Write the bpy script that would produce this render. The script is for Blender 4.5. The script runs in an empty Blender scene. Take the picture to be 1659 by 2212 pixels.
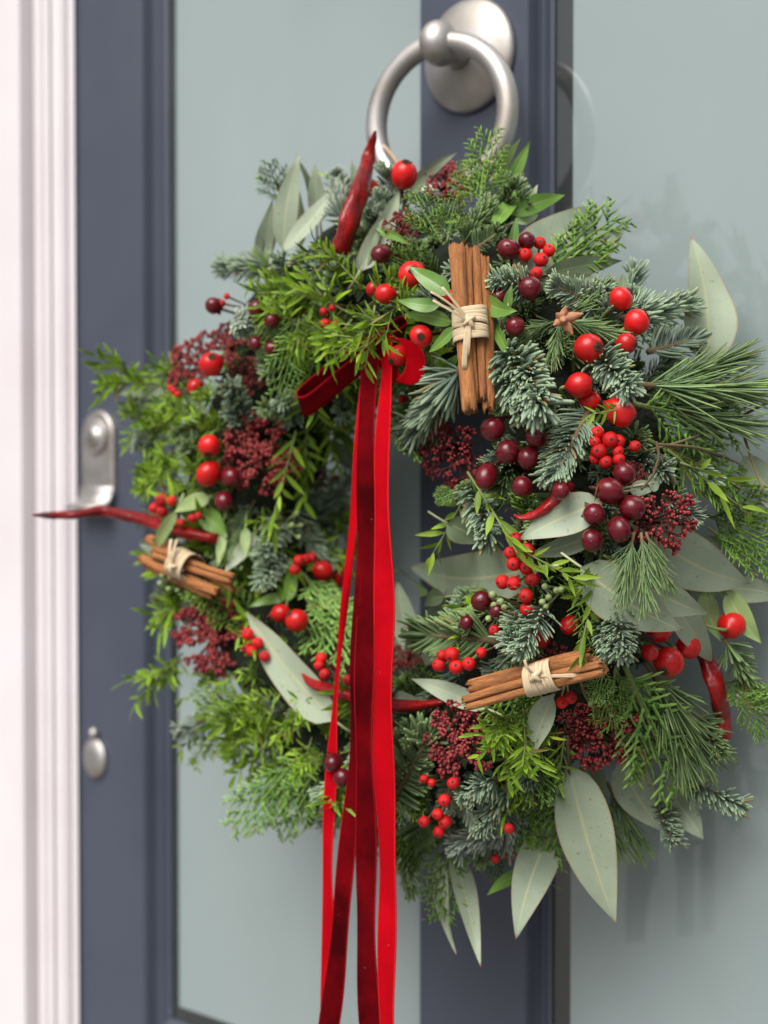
import bpy, math, random
import numpy as np
from mathutils import Vector, Matrix
random.seed(7); rng = np.random.default_rng(11)
scene = bpy.context.scene
C = scene.collection
PI = math.pi

# ------------------------------------------------------------------ camera
# origin = centre of the knocker's rose on the door face; X along the door, Y into the house, Z up
F_U, CU, CV = 3456.0, 829.5, 1106.0           # focal length and centre in view units (picture 1659 x 2212)
TH, PITCH, D0 = math.radians(42), math.radians(1.5), 0.994
cam_v = np.array([-math.sin(TH)*math.cos(PITCH), math.cos(TH)*math.cos(PITCH), -math.sin(PITCH)])
cam_r = np.array([math.cos(TH), math.sin(TH), 0.0])
cam_u = np.cross(cam_r, cam_v)
CAM = -(cam_v*D0 + cam_r*(1018-CU)/F_U*D0 + cam_u*(CV-122)/F_U*D0)
cd = bpy.data.cameras.new('camera'); cam = bpy.data.objects.new('camera', cd); C.objects.link(cam)
cam.matrix_world = Matrix(((cam_r[0], cam_u[0], -cam_v[0], CAM[0]), (cam_r[1], cam_u[1], -cam_v[1], CAM[1]),
                           (cam_r[2], cam_u[2], -cam_v[2], CAM[2]), (0, 0, 0, 1)))
cd.sensor_fit = 'VERTICAL'; cd.sensor_height = 36; cd.lens = 36*F_U/2212
cd.clip_start = 0.02; cd.clip_end = 200
cd.dof.use_dof = True; cd.dof.focus_distance = 0.80; cd.dof.aperture_fstop = 5.6
scene.camera = cam

# ------------------------------------------------------------------ light
SUN_EL, SUN_AZ = math.radians(50), math.radians(168)   # azimuth clockwise from +Y: in front of the door, high
w = bpy.data.worlds.new('World'); scene.world = w; w.use_nodes = True
nt = w.node_tree; bg = nt.nodes['Background']
sky = nt.nodes.new('ShaderNodeTexSky'); sky.sky_type = 'NISHITA'; sky.sun_disc = False
sky.sun_elevation = SUN_EL; sky.sun_rotation = SUN_AZ; sky.dust_density = 4; sky.air_density = 1.0; sky.ozone_density = 1
hs = nt.nodes.new('ShaderNodeHueSaturation'); hs.inputs['Saturation'].default_value = 0.22
nt.links.new(sky.outputs[0], hs.inputs['Color']); nt.links.new(hs.outputs[0], bg.inputs[0])
bg.inputs[1].default_value = 0.05
sl = bpy.data.lights.new('sun', 'SUN'); sun = bpy.data.objects.new('sun', sl); C.objects.link(sun)
sl.energy = 1.5; sl.angle = math.radians(44); sl.color = (1, 0.965, 0.92)
sd = Vector((math.sin(SUN_AZ)*math.cos(SUN_EL), math.cos(SUN_AZ)*math.cos(SUN_EL), math.sin(SUN_EL)))
sun.rotation_euler = sd.to_track_quat('Z', 'Y').to_euler()
scene.view_settings.view_transform = 'Standard'; scene.view_settings.look = 'None'
scene.view_settings.gamma = 1; scene.view_settings.use_curve_mapping = False
scene.view_settings.exposure = 1.32
scene.render.engine = 'CYCLES'
scene.cycles.max_bounces = 8; scene.cycles.transparent_max_bounces = 8

# ------------------------------------------------------------------ helpers: sight lines
def nrm(a):
    a = np.asarray(a, float); return a/(np.linalg.norm(a)+1e-12)
def ray(u, v): return nrm(cam_v + cam_r*(u-CU)/F_U + cam_u*(CV-v)/F_U)
def at_y(u, v, y):
    d = ray(u, v); return CAM + d*((y-CAM[1])/d[1])
WX, WZ, WR, Wr = 0.004, -0.283, 0.135, 0.053       # the wreath's ring: centre, ring radius, tube radius
WC = np.array([WX, -Wr-0.012, WZ])
def tube_dist(p):
    q = p-WC; rad = math.hypot(q[0], q[2]); return math.hypot(rad-WR, q[1])
def tube_out(p):
    q = p-WC; rad = math.hypot(q[0], q[2])+1e-9
    c = WC + np.array([q[0]/rad*WR, 0, q[2]/rad*WR]); return nrm(p-c), c
def on(u, v, lift=0.0):
    """point of the wreath's body (tube of radius Wr+lift) met along a sight line; outside it, the nearest point to it"""
    d = ray(u, v); t = 0.45; best = (9, None)
    for _ in range(160):
        p = CAM+d*t; s = tube_dist(p)-(Wr+lift)
        if s < best[0]: best = (s, p)
        if s < 2e-4: return p
        t += max(s*0.7, 4e-4)
        if t > 1.5 or p[1] > 0: break
    p = best[1]
    return p if p[1] < -0.006 else at_y(u, v, -0.006)
def per_unit(p): return float(np.dot(p-CAM, cam_v))/F_U      # metres per view unit at p
def to_cam(p): return nrm(CAM-p)

# ------------------------------------------------------------------ helpers: meshes
class MB:
    def __init__(s): s.V = []; s.F = []; s.K = []; s.n = 0
    def add(s, V, F, K=None):
        V = np.asarray(V, float).reshape(-1, 3)
        if K is None: K = np.zeros((len(V), 3)); K[:, 0] = 0.5
        s.V.append(V); s.K.append(np.asarray(K, float).reshape(-1, 3))
        n = s.n; s.F.extend([tuple(i+n for i in f) for f in F]); s.n += len(V)
    def mesh(s, name, mat, smooth=True):
        m = bpy.data.meshes.new(name)
        V = np.concatenate(s.V); K = np.concatenate(s.K)
        m.from_pydata(V.tolist(), [], s.F); m.update()
        a = m.color_attributes.new('Col', 'FLOAT_COLOR', 'POINT')
        a.data.foreach_set('color', np.hstack([K, np.ones((len(K), 1))]).ravel())
        if smooth: m.polygons.foreach_set('use_smooth', [True]*len(m.polygons))
        if mat: m.materials.append(mat)
        return m
def frames(P):
    P = np.asarray(P, float); n = len(P)
    T = np.gradient(P, axis=0); T /= np.linalg.norm(T, axis=1)[:, None]+1e-12
    ref = np.array([0, 0, 1.]) if abs(T[0][2]) < .9 else np.array([1., 0, 0])
    N = np.zeros_like(P); N[0] = nrm(np.cross(T[0], ref))
    for i in range(1, n):
        a = N[i-1]-T[i]*np.dot(N[i-1], T[i]); N[i] = nrm(a)
    return T, N, np.cross(T, N)
def tube(mb, P, R, k=6, rnd=0.5, cap=True, squash=1.0):
    P = np.asarray(P, float); n = len(P); R = np.broadcast_to(np.asarray(R, float), (n,))
    T, N, B = frames(P)
    a = np.arange(k)*2*PI/k
    V = P[:, None]+R[:, None, None]*(np.cos(a)[None, :, None]*N[:, None]+squash*np.sin(a)[None, :, None]*B[:, None])
    F = [(i*k+j, i*k+(j+1) % k, (i+1)*k+(j+1) % k, (i+1)*k+j) for i in range(n-1) for j in range(k)]
    if cap: F += [tuple(range(k-1, -1, -1)), tuple((n-1)*k+j for j in range(k))]
    K = np.zeros((n, k, 3)); K[..., 0] = rnd; K[..., 1] = np.linspace(0, 1, n)[:, None]; K[..., 2] = (a/(2*PI))[None]
    mb.add(V, F, K)
def lathe(mb, prof, k=20, rnd=0.5, mod=None):
    """prof: (radius, z) list; mod(angle, i) scales the radius"""
    n = len(prof); a = np.arange(k)*2*PI/k; V = []; K = []
    for i, (r, z) in enumerate(prof):
        m = np.array([mod(x, i/(n-1)) for x in a]) if mod else 1.0
        rr = r*m*np.ones(k)
        V.append(np.stack([rr*np.cos(a), rr*np.sin(a), np.full(k, z)], -1))
        K.append(np.stack([np.full(k, rnd), np.full(k, i/(n-1)), a/(2*PI)], -1))
    F = [(i*k+j, i*k+(j+1) % k, (i+1)*k+(j+1) % k, (i+1)*k+j) for i in range(n-1) for j in range(k)]
    F += [tuple(range(k-1, -1, -1)), tuple((n-1)*k+j for j in range(k))]
    mb.add(np.concatenate(V), F, np.concatenate(K))
def grid(mb, G, K=None):
    m, n = G.shape[:2]
    F = [(i*n+j, i*n+j+1, (i+1)*n+j+1, (i+1)*n+j) for i in range(m-1) for j in range(n-1)]
    mb.add(G.reshape(-1, 3), F, None if K is None else K.reshape(-1, 3))
def box(mb, x0, x1, y0, y1, z0, z1):
    V = [(x, y, z) for x in (x0, x1) for y in (y0, y1) for z in (z0, z1)]
    mb.add(V, [(0, 1, 3, 2), (4, 6, 7, 5), (0, 4, 5, 1), (2, 3, 7, 6), (0, 2, 6, 4), (1, 5, 7, 3)])
NS = np.array([0, .3, .62, .9, 1.0]); NW = np.array([.6, 1, 1, .8, .3])
def needles(mb, O, D, B, L, Wd, Th, bend, rnd, ns=NS, nw=NW):
    """many flattened curved needles: origin, direction, bend direction, length, width, thickness"""
    O, D, B = (np.asarray(x, float) for x in (O, D, B)); n = len(O)
    D = D/np.linalg.norm(D, axis=1)[:, None]
    B = B-D*np.sum(B*D, 1)[:, None]; B /= np.linalg.norm(B, axis=1)[:, None]+1e-9
    X = np.cross(D, B); k = len(ns)
    L = np.broadcast_to(L, (n,)); bend = np.broadcast_to(bend, (n,)); Wd = np.broadcast_to(Wd, (n,))
    ax = O[:, None]+D[:, None]*(L[:, None]*ns[None])[..., None]+B[:, None]*((bend*L)[:, None]*ns[None]**2)[..., None]
    wv = X[:, None]*(Wd[:, None]*nw[None]*.5)[..., None]
    tv = np.broadcast_to(B[:, None]*(Th*.5), (n, k, 3))*nw[None, :, None]
    V = np.stack([ax-wv, ax+tv, ax+wv, ax-tv], 2)                     # n,k,4,3
    K = np.zeros((n, k, 4, 3)); K[..., 0] = np.asarray(rnd)[:, None, None]; K[..., 1] = ns[None, :, None]
    K[..., 2] = np.array([1, 0, 1, .5])[None, None]
    F1 = [(i*4+j, i*4+(j+1) % 4, (i+1)*4+(j+1) % 4, (i+1)*4+j) for i in range(k-1) for j in range(4)]+[((k-1)*4, (k-1)*4+1, (k-1)*4+2, (k-1)*4+3)]
    F = (np.array(F1)[None]+(np.arange(n)*k*4)[:, None, None]).reshape(-1, 4)
    mb.add(V, [tuple(f) for f in F.tolist()], K)

# ------------------------------------------------------------------ helpers: objects
def base_matrix(loc): return Matrix.Translation(Vector(loc))
WREATH_AT = Vector((WX, 0, WZ-WR-Wr))
def obj(name, mesh, parent=None, M=None, label=None, kind=None):
    o = bpy.data.objects.new(name, mesh); C.objects.link(o)
    if parent is not None: o.parent = parent
    if M is not None: o.matrix_basis = M
    if label: o['label'] = label
    if kind: o['kind'] = kind
    return o
def place(base, tip, face, L0, roll=0.0, wide=1.0):
    """matrix that lays a piece built along +Z (length L0, front +Y) from base to tip, its front turned to face"""
    z = nrm(np.asarray(tip)-np.asarray(base)); y = face-z*np.dot(face, z); y = nrm(y); x = np.cross(y, z)
    s = np.linalg.norm(np.asarray(tip)-np.asarray(base))/L0
    M = Matrix(((x[0], y[0], z[0], base[0]-WREATH_AT[0]), (x[1], y[1], z[1], base[1]-WREATH_AT[1]), (x[2], y[2], z[2], base[2]-WREATH_AT[2]), (0, 0, 0, 1)))
    return M @ Matrix.Rotation(roll, 4, 'Z') @ Matrix.Diagonal((s*wide, s*wide, s, 1))

# ------------------------------------------------------------------ materials
def new_mat(name):
    m = bpy.data.materials.new(name); m.use_nodes = True
    return m, m.node_tree, m.node_tree.nodes['Principled BSDF']
def N(t, kind, **kw):
    n = t.nodes.new(kind)
    for k, v in kw.items():
        if k in n.inputs: n.inputs[k].default_value = v
        else: setattr(n, k, v)
    return n
def mixc(t, fac, a, b):
    n = t.nodes.new('ShaderNodeMix'); n.data_type = 'RGBA'
    for sock, val in ((n.inputs[0], fac), (n.inputs[6], a), (n.inputs[7], b)):
        if hasattr(val, 'is_linked') or hasattr(val, 'links'): t.links.new(val, sock)
        elif isinstance(val, tuple): sock.default_value = (*val, 1)
        else: sock.default_value = val
    return n.outputs[2]
def ramp(t, src, stops):
    r = t.nodes.new('ShaderNodeValToRGB'); t.links.new(src, r.inputs[0])
    while len(r.color_ramp.elements) < len(stops): r.color_ramp.elements.new(0.5)
    for e, (p, c) in zip(r.color_ramp.elements, stops):
        e.position = p; e.color = (*c, 1) if isinstance(c, tuple) else (c, c, c, 1)
    return r.outputs[0]
def attr(t):
    a = N(t, 'ShaderNodeAttribute', attribute_name='Col'); s = t.nodes.new('ShaderNodeSeparateColor')
    t.links.new(a.outputs['Color'], s.inputs[0]); return s.outputs[0], s.outputs[1], s.outputs[2]
def noise(t, scale, detail=4, coord='Object', stretch=None, rough=.55):
    tc = t.nodes.new('ShaderNodeTexCoord'); n = N(t, 'ShaderNodeTexNoise', Scale=scale, Detail=detail, Roughness=rough)
    if stretch:
        mp = t.nodes.new('ShaderNodeMapping'); mp.inputs['Scale'].default_value = stretch
        t.links.new(tc.outputs[coord], mp.inputs[0]); t.links.new(mp.outputs[0], n.inputs[0])
    else: t.links.new(tc.outputs[coord], n.inputs[0])
    return n.outputs[0]
def bump(t, b, src, strength, dist):
    n = N(t, 'ShaderNodeBump', Strength=strength, Distance=dist); t.links.new(src, n.inputs['Height']); t.links.new(n.outputs[0], b.inputs['Normal'])
def foliage(name, a, b_, tip, rough=.5, tipk=(.6, 1.0), stripe=None, trans=.12, vary=.25):
    m, t, b = new_mat(name); r, g, bl = attr(t)
    col = mixc(t, r, tuple(c*.62 for c in a), b_)
    if stripe is not None: col = mixc(t, ramp(t, bl, [(0.0, 0.0), (.45, .55), (.62, 0.0), (1, .0)]), col, stripe)
    col = mixc(t, ramp(t, g, [(tipk[0], 0.0), (tipk[1], 1.0)]), col, tip)
    if trans > .05: col = mixc(t, ramp(t, r, [(.0, .75), (.028, .0)]), col, (.30, .20, .07))
    oi = t.nodes.new('ShaderNodeObjectInfo'); h = t.nodes.new('ShaderNodeHueSaturation')
    mv = N(t, 'ShaderNodeMapRange'); t.links.new(oi.outputs['Random'], mv.inputs[0])
    mv.inputs[3].default_value = 1-vary; mv.inputs[4].default_value = 1+vary
    t.links.new(col, h.inputs['Color']); t.links.new(mv.outputs[0], h.inputs['Value'])
    t.links.new(h.outputs[0], b.inputs['Base Color']); b.inputs['Roughness'].default_value = rough
    b.inputs['Specular IOR Level'].default_value = .22
    tr = t.nodes.new('ShaderNodeBsdfTranslucent'); t.links.new(h.outputs[0], tr.inputs[0])
    ms = t.nodes.new('ShaderNodeMixShader'); ms.inputs[0].default_value = trans
    t.links.new(b.outputs[0], ms.inputs[1]); t.links.new(tr.outputs[0], ms.inputs[2])
    t.links.new(ms.outputs[0], t.nodes['Material Output'].inputs[0])
    return m
M = {}
M['fir_blue'] = foliage('fir_blue', (.16, .245, .17), (.28, .37, .275), (.36, .47, .29), stripe=(.35, .44, .36))
M['fir_green'] = foliage('fir_green', (.09, .155, .055), (.17, .26, .10), (.26, .37, .15), stripe=(.22, .31, .16))
M['fir_frost'] = foliage('fir_frost', (.22, .30, .24), (.36, .44, .36), (.46, .52, .40), stripe=(.44, .50, .44))
M['pine'] = foliage('pine', (.12, .22, .08), (.22, .34, .14), (.30, .42, .15), rough=.42, stripe=(.28, .38, .22))
M['cypress'] = foliage('cypress', (.065, .16, .025), (.15, .29, .045), (.28, .44, .08), tipk=(.35, 1), vary=.3)
M['cypress_bright'] = foliage('cypress_bright', (.14, .30, .06), (.22, .41, .09), (.36, .53, .15), tipk=(.3, 1))
M['leaflet'] = foliage('leaflet', (.10, .22, .012), (.28, .46, .035), (.34, .50, .05), rough=.4, trans=.25)
M['leaflet_lime'] = foliage('leaflet_lime', (.20, .36, .035), (.32, .48, .05), (.36, .50, .06), rough=.4, trans=.3)
M['green_leaf'] = None
def leaf_mat(name, a, b_, rib, edge, tipc, rough, trans, edge_w=.93):
    m, t, b = new_mat(name); r, g, bl = attr(t)
    nz = noise(t, 55, 5); col = mixc(t, r, a, b_)
    col = mixc(t, ramp(t, nz, [(.42, 0.0), (.75, .5)]), col, tuple(min(1, c*1.22) for c in b_))
    sp = noise(t, 420, 2); col = mixc(t, ramp(t, sp, [(.66, 0.0), (.72, .55)]), col, (.16, .14, .06))
    bl2 = noise(t, 26, 3); col = mixc(t, ramp(t, bl2, [(.58, 0.0), (.72, .35)]), col, (a[0]*.9, a[1]*1.12, a[2]*.55))
    # side veins: thin slanted lines across the blade
    mt = N(t, 'ShaderNodeMath', operation='MULTIPLY_ADD'); t.links.new(bl, mt.inputs[0]); mt.inputs[1].default_value = -.22; t.links.new(g, mt.inputs[2])
    w1 = N(t, 'ShaderNodeMath', operation='MULTIPLY'); t.links.new(mt.outputs[0], w1.inputs[0]); w1.inputs[1].default_value = 17
    w2 = N(t, 'ShaderNodeMath', operation='FRACT'); t.links.new(w1.outputs[0], w2.inputs[0])
    col = mixc(t, ramp(t, w2.outputs[0], [(.0, .22), (.10, .0), (.9, 0.0), (1, .22)]), col, rib)
    col = mixc(t, ramp(t, bl, [(.0, 1.0), (.035, .9), (.075, 0.0)]), col, rib)
    col = mixc(t, ramp(t, bl, [(edge_w, 0.0), (edge_w+.05, .8)]), col, edge)
    col = mixc(t, ramp(t, g, [(.962, 0.0), (.99, 1.0)]), col, tipc)
    t.links.new(col, b.inputs['Base Color']); b.inputs['Roughness'].default_value = rough
    bump(t, b, noise(t, 160, 3), .18, .0012)
    tr = t.nodes.new('ShaderNodeBsdfTranslucent'); t.links.new(col, tr.inputs[0])
    ms = t.nodes.new('ShaderNodeMixShader'); ms.inputs[0].default_value = trans
    t.links.new(b.outputs[0], ms.inputs[1]); t.links.new(tr.outputs[0], ms.inputs[2])
    t.links.new(ms.outputs[0], t.nodes['Material Output'].inputs[0])
    return m
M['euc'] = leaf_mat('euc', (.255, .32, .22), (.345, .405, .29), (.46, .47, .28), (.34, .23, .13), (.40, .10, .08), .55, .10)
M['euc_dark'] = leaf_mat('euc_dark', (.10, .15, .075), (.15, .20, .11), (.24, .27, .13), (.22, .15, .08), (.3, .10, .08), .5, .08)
M['green_leaf'] = leaf_mat('green_leaf', (.10, .22, .035), (.17, .32, .055), (.30, .42, .12), (.14, .26, .05), (.28, .20, .08), .34, .16)
M['light_leaf'] = leaf_mat('light_leaf', (.30, .43, .15), (.38, .50, .20), (.48, .55, .26), (.30, .36, .12), (.4, .3, .15), .42, .2)

def fruit(name, a, b_, rough, nscale, bstr, coat=.0, dot=None, streak=None, end=None):
    m, t, b = new_mat(name); r, g, bl = attr(t)
    nz = noise(t, nscale, 3); col = mixc(t, ramp(t, nz, [(.35, 0.0), (.7, 1.0)]), a, b_)
    oi = t.nodes.new('ShaderNodeObjectInfo'); h = t.nodes.new('ShaderNodeHueSaturation')
    mv = N(t, 'ShaderNodeMapRange'); t.links.new(oi.outputs['Random'], mv.inputs[0]); mv.inputs[3].default_value = .72; mv.inputs[4].default_value = 1.2
    t.links.new(col, h.inputs['Color']); t.links.new(mv.outputs[0], h.inputs['Value']); col = h.outputs[0]
    if end: col = mixc(t, ramp(t, g, [(.0, .75), (.3, 0.0)]), col, end)
    if dot: col = mixc(t, ramp(t, g, [(.93, 0.0), (.95, 1.0)]), col, dot)
    sp = noise(t, nscale*9, 2); col = mixc(t, ramp(t, sp, [(.72, 0.0), (.78, .5)]), col, tuple(c*.35 for c in a))
    t.links.new(col, b.inputs['Base Color'])
    rn = ramp(t, noise(t, nscale*3, 3), [(.3, rough*.7), (.7, rough*1.5)]); t.links.new(rn, b.inputs['Roughness'])
    b.inputs['Coat Weight'].default_value = coat; b.inputs['Coat Roughness'].default_value = .10; b.inputs['Specular IOR Level'].default_value = .32
    b.inputs['Subsurface Weight'].default_value = .12; b.inputs['Subsurface Radius'].default_value = (.006, .001, .0005); b.inputs['Subsurface Scale'].default_value = .4
    bump(t, b, noise(t, nscale*1.6, 4), bstr, .0015)
    return m
M['hip'] = fruit('hip', (.50, .006, .009), (.62, .016, .012), .24, 90, .10, coat=.15)
M['hyper'] = fruit('hyper', (.075, .003, .008), (.16, .006, .012), .22, 110, .10, coat=.3, end=(.30, .05, .03))
M['ilex'] = fruit('ilex', (.52, .006, .009), (.64, .012, .012), .38, 260, .30, dot=(.03, .015, .01))
M['chilli'] = fruit('chilli', (.15, .0025, .0035), (.33, .005, .006), .34, 70, 1.0, coat=.12)
M['bud'] = foliage('bud', (.15, .010, .018), (.30, .033, .040), (.42, .10, .075), rough=.45, tipk=(.72, 1), trans=.03, vary=.2)
M['stalk'] = foliage('stalk', (.085, .018, .022), (.12, .035, .03), (.16, .05, .04), rough=.6, trans=0)
M['twig'] = foliage('twig', (.13, .085, .045), (.20, .15, .08), (.22, .2, .1), rough=.8, trans=0)
M['green_stem'] = foliage('green_stem', (.16, .22, .06), (.24, .28, .10), (.28, .32, .12), rough=.6, trans=0)
M['pod'] = foliage('pod', (.24, .34, .13), (.34, .42, .18), (.30, .36, .15), rough=.5, trans=.05)
M['sepal'] = foliage('sepal', (.16, .15, .05), (.24, .20, .08), (.18, .06, .04), rough=.6, trans=.1)
m, t, b = new_mat('calyx'); t.links.new(mixc(t, noise(t, 900, 4), (.02, .012, .006), (.16, .075, .035)), b.inputs['Base Color']); b.inputs['Roughness'].default_value = .9; bump(t, b, noise(t, 1500, 3), .8, .001); M['calyx'] = m
m, t, b = new_mat('pine_bud'); t.links.new(mixc(t, noise(t, 300, 4), (.30, .09, .035), (.55, .30, .17)), b.inputs['Base Color']); b.inputs['Roughness'].default_value = .7; bump(t, b, noise(t, 700, 3), .8, .001); M['pine_bud'] = m
m, t, b = new_mat('moss'); t.links.new(mixc(t, noise(t, 120, 5), (.006, .010, .005), (.02, .03, .012)), b.inputs['Base Color']); b.inputs['Roughness'].default_value = 1; bump(t, b, noise(t, 250, 5), 1, .006); M['moss'] = m
m, t, b = new_mat('cinnamon'); r, g, bl = attr(t)
st = noise(t, 420, 8, stretch=(1, 1, .16), rough=.75); big = noise(t, 110, 4, stretch=(1, 1, .3))
c1 = mixc(t, ramp(t, st, [(.38, 0.0), (.62, 1.0)]), (.17, .042, .010), (.66, .25, .07)); c1 = mixc(t, ramp(t, big, [(.45, 0.0), (.72, .65)]), c1, (.17, .05, .018))
c1 = mixc(t, r, c1, mixc(t, .55, c1, (.62, .29, .10)))
t.links.new(c1, b.inputs['Base Color']); b.inputs['Roughness'].default_value = .75; bump(t, b, st, 1.0, .003); M['cinnamon'] = m
m, t, b = new_mat('raffia'); st = noise(t, 900, 4, stretch=(1, 1, .12)); r, g, bl = attr(t)
st2 = N(t, 'ShaderNodeTexNoise', Scale=26.0, Detail=3.0); cb = t.nodes.new('ShaderNodeCombineXYZ'); t.links.new(bl, cb.inputs[0]); t.links.new(r, cb.inputs[1]); t.links.new(cb.outputs[0], st2.inputs[0])
t.links.new(mixc(t, ramp(t, st2.outputs[0], [(.3, 0.0), (.7, 1.0)]), (.50, .35, .18), (.86, .72, .50)), b.inputs['Base Color']); b.inputs['Roughness'].default_value = .55; bump(t, b, st2.outputs[0], .6, .0008); M['raffia'] = m
def velvet(name, a, b_, sheen, sc):
    m, t, b = new_mat(name); r, g, bl = attr(t)
    nz = noise(t, 28, 5); col = mixc(t, ramp(t, nz, [(.36, 0.0), (.66, 1.0)]), a, b_)
    lint = noise(t, 700, 1); col = mixc(t, ramp(t, lint, [(.815, 0.0), (.83, .55)]), col, (.7, .45, .4))
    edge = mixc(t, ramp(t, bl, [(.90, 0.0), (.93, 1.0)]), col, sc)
    t.links.new(edge, b.inputs['Base Color']); b.inputs['Roughness'].default_value = .85; b.inputs['Specular IOR Level'].default_value = .04
    b.inputs['Sheen Weight'].default_value = sheen; b.inputs['Sheen Roughness'].default_value = .35; b.inputs['Sheen Tint'].default_value = (*sc, 1)
    bump(t, b, noise(t, 2600, 2), .5, .0006); return m
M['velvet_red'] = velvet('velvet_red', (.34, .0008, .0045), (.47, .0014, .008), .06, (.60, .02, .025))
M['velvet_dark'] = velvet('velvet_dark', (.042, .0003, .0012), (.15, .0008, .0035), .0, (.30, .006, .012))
m, t, b = new_mat('twine'); t.links.new(mixc(t, noise(t, 600, 3), (.35, .24, .15), (.58, .45, .32)), b.inputs['Base Color']); b.inputs['Roughness'].default_value = .9; M['twine'] = m
# door
m, t, b = new_mat('door_paint'); nz = noise(t, 9, 5); st = noise(t, 60, 4, stretch=(1, 1, .04)); sp = noise(t, 170, 2)
col = mixc(t, ramp(t, nz, [(.3, 0.0), (.7, 1.0)]), (.050, .059, .086), (.065, .074, .102)); col = mixc(t, ramp(t, sp, [(.745, 0.0), (.77, .5)]), col, (.22, .22, .26))
t.links.new(col, b.inputs['Base Color']); b.inputs['Roughness'].default_value = .42; bump(t, b, st, .12, .002); M['door_paint'] = m
m, t, b = new_mat('frame_paint'); nz = noise(t, 7, 4); t.links.new(mixc(t, ramp(t, nz, [(.35, 0.0), (.7, 1.0)]), (.66, .605, .625), (.72, .675, .695)), b.inputs['Base Color']); b.inputs['Roughness'].default_value = .38; bump(t, b, noise(t, 40, 3, stretch=(1, 1, .05)), .08, .002); M['frame_paint'] = m
m, t, b = new_mat('satin_nickel'); b.inputs['Metallic'].default_value = 1
nz = noise(t, 35, 5); t.links.new(mixc(t, ramp(t, nz, [(.38, 0.0), (.72, 1.0)]), (.50, .485, .475), (.42, .38, .33)), b.inputs['Base Color'])
t.links.new(ramp(t, noise(t, 60, 4), [(.3, .46), (.7, .62)]), b.inputs['Roughness']); bump(t, b, noise(t, 220, 3), .06, .001); M['nickel'] = m
m, t, b = new_mat('etched_glass'); r, g, bl = attr(t)     # G = 1 on the etched field, 0 on the clear margin
nz = noise(t, 3.2, 3); field = mixc(t, ramp(t, nz, [(.35, 0.0), (.7, 1.0)]), (.238, .300, .298), (.278, .338, .336))
t.links.new(mixc(t, g, (.012, .016, .016), field), b.inputs['Base Color'])
du = noise(t, 600, 2); sm = noise(t, 5, 6, stretch=(1, 1, .35))
t.links.new(mixc(t, ramp(t, du, [(.73, 0.0), (.77, .35)]), mixc(t, ramp(t, sm, [(.45, 0.0), (.75, .14)]), mixc(t, g, (.012, .016, .016), field), (.5, .55, .55)), (.55, .58, .58)), b.inputs['Base Color'])
t.links.new(ramp(t, sm, [(.4, .012), (.75, .09)]), b.inputs['Coat Roughness'])
b.inputs['Roughness'].default_value = .45; b.inputs['Coat Weight'].default_value = 1; b.inputs['Coat IOR'].default_value = 1.75
M['glass'] = m
m, t, b = new_mat('putty'); b.inputs['Base Color'].default_value = (.02, .022, .022, 1); b.inputs['Roughness'].default_value = .7; M['putty'] = m
m, t, b = new_mat('paving'); t.links.new(mixc(t, noise(t, 4, 6), (.16, .155, .15), (.26, .25, .24)), b.inputs['Base Color']); b.inputs['Roughness'].default_value = .9; M['paving'] = m

# ------------------------------------------------------------------ the setting: ground, door frame, door
mb = MB(); box(mb, -6, 6, -8, .6, -1.56, -1.46); g_ = obj('ground', mb.mesh('ground', M['paving'], False)); g_['kind'] = 'structure'
ZB, ZT = -1.40, 0.62
def prism(name, prof, z0, z1, mat, parent, smooth=False):
    mb = MB(); n = len(prof)
    V = [(x, y, z0) for x, y in prof]+[(x, y, z1) for x, y in prof]
    F = [(i, (i+1) % n, n+(i+1) % n, n+i) for i in range(n)]+[tuple(range(n-1, -1, -1)), tuple(range(n, 2*n))]
    mb.add(V, F); return obj(name, mb.mesh(name, mat, smooth), parent)
def empty(name, loc, label=None, cat=None):
    o = bpy.data.objects.new(name, None); C.objects.link(o); o.location = loc; o.empty_display_size = .05
    if label: o['label'] = label
    if cat: o['category'] = cat
    return o
def xz(u, y): return at_y(u, 1106, y)[0]
frame = empty('door_frame', (0, 0, 0), 'white painted moulded door frame beside the grey door', 'door frame')
prof = [(xz(168, .004), .03), (xz(168, .004), .004), (xz(165, -.003), -.003), (xz(152, -.003), -.003)]
def bead(ua, ub, y0, amp, n=9):
    x0, x1 = xz(ua, y0), xz(ub, y0)
    return [(x0+(x1-x0)*(.5-.5*math.cos(a)), y0-amp*math.sin(a)) for a in np.linspace(0, PI, n)]
prof += [(xz(151, .001), .001)]+bead(149, 124, .0, .0075)+[(xz(122, .001), .001), (xz(114, -.001), -.001), (xz(112, -.007), -.007), (xz(103, -.007), -.007)]
prof += bead(101, 84, -.007, .005, 7)+[(xz(82, -.006), -.006)]
xa, xb, xc = xz(82, -.006), xz(48, -.022), xz(-70, -.024)
prof += [(xa+(xb-xa)*q, -.006-.016*q**1.6) for q in np.linspace(.08, 1, 8)]+[(xb+(xc-xb)*q, -.022-.004*math.sin(q*PI*.5)) for q in np.linspace(.08, 1, 7)]
prof += [(xc-.02, -.02), (xc-.02, .03)]
prism('jamb_moulding', prof, ZB, ZT, M['frame_paint'], frame)

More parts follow.
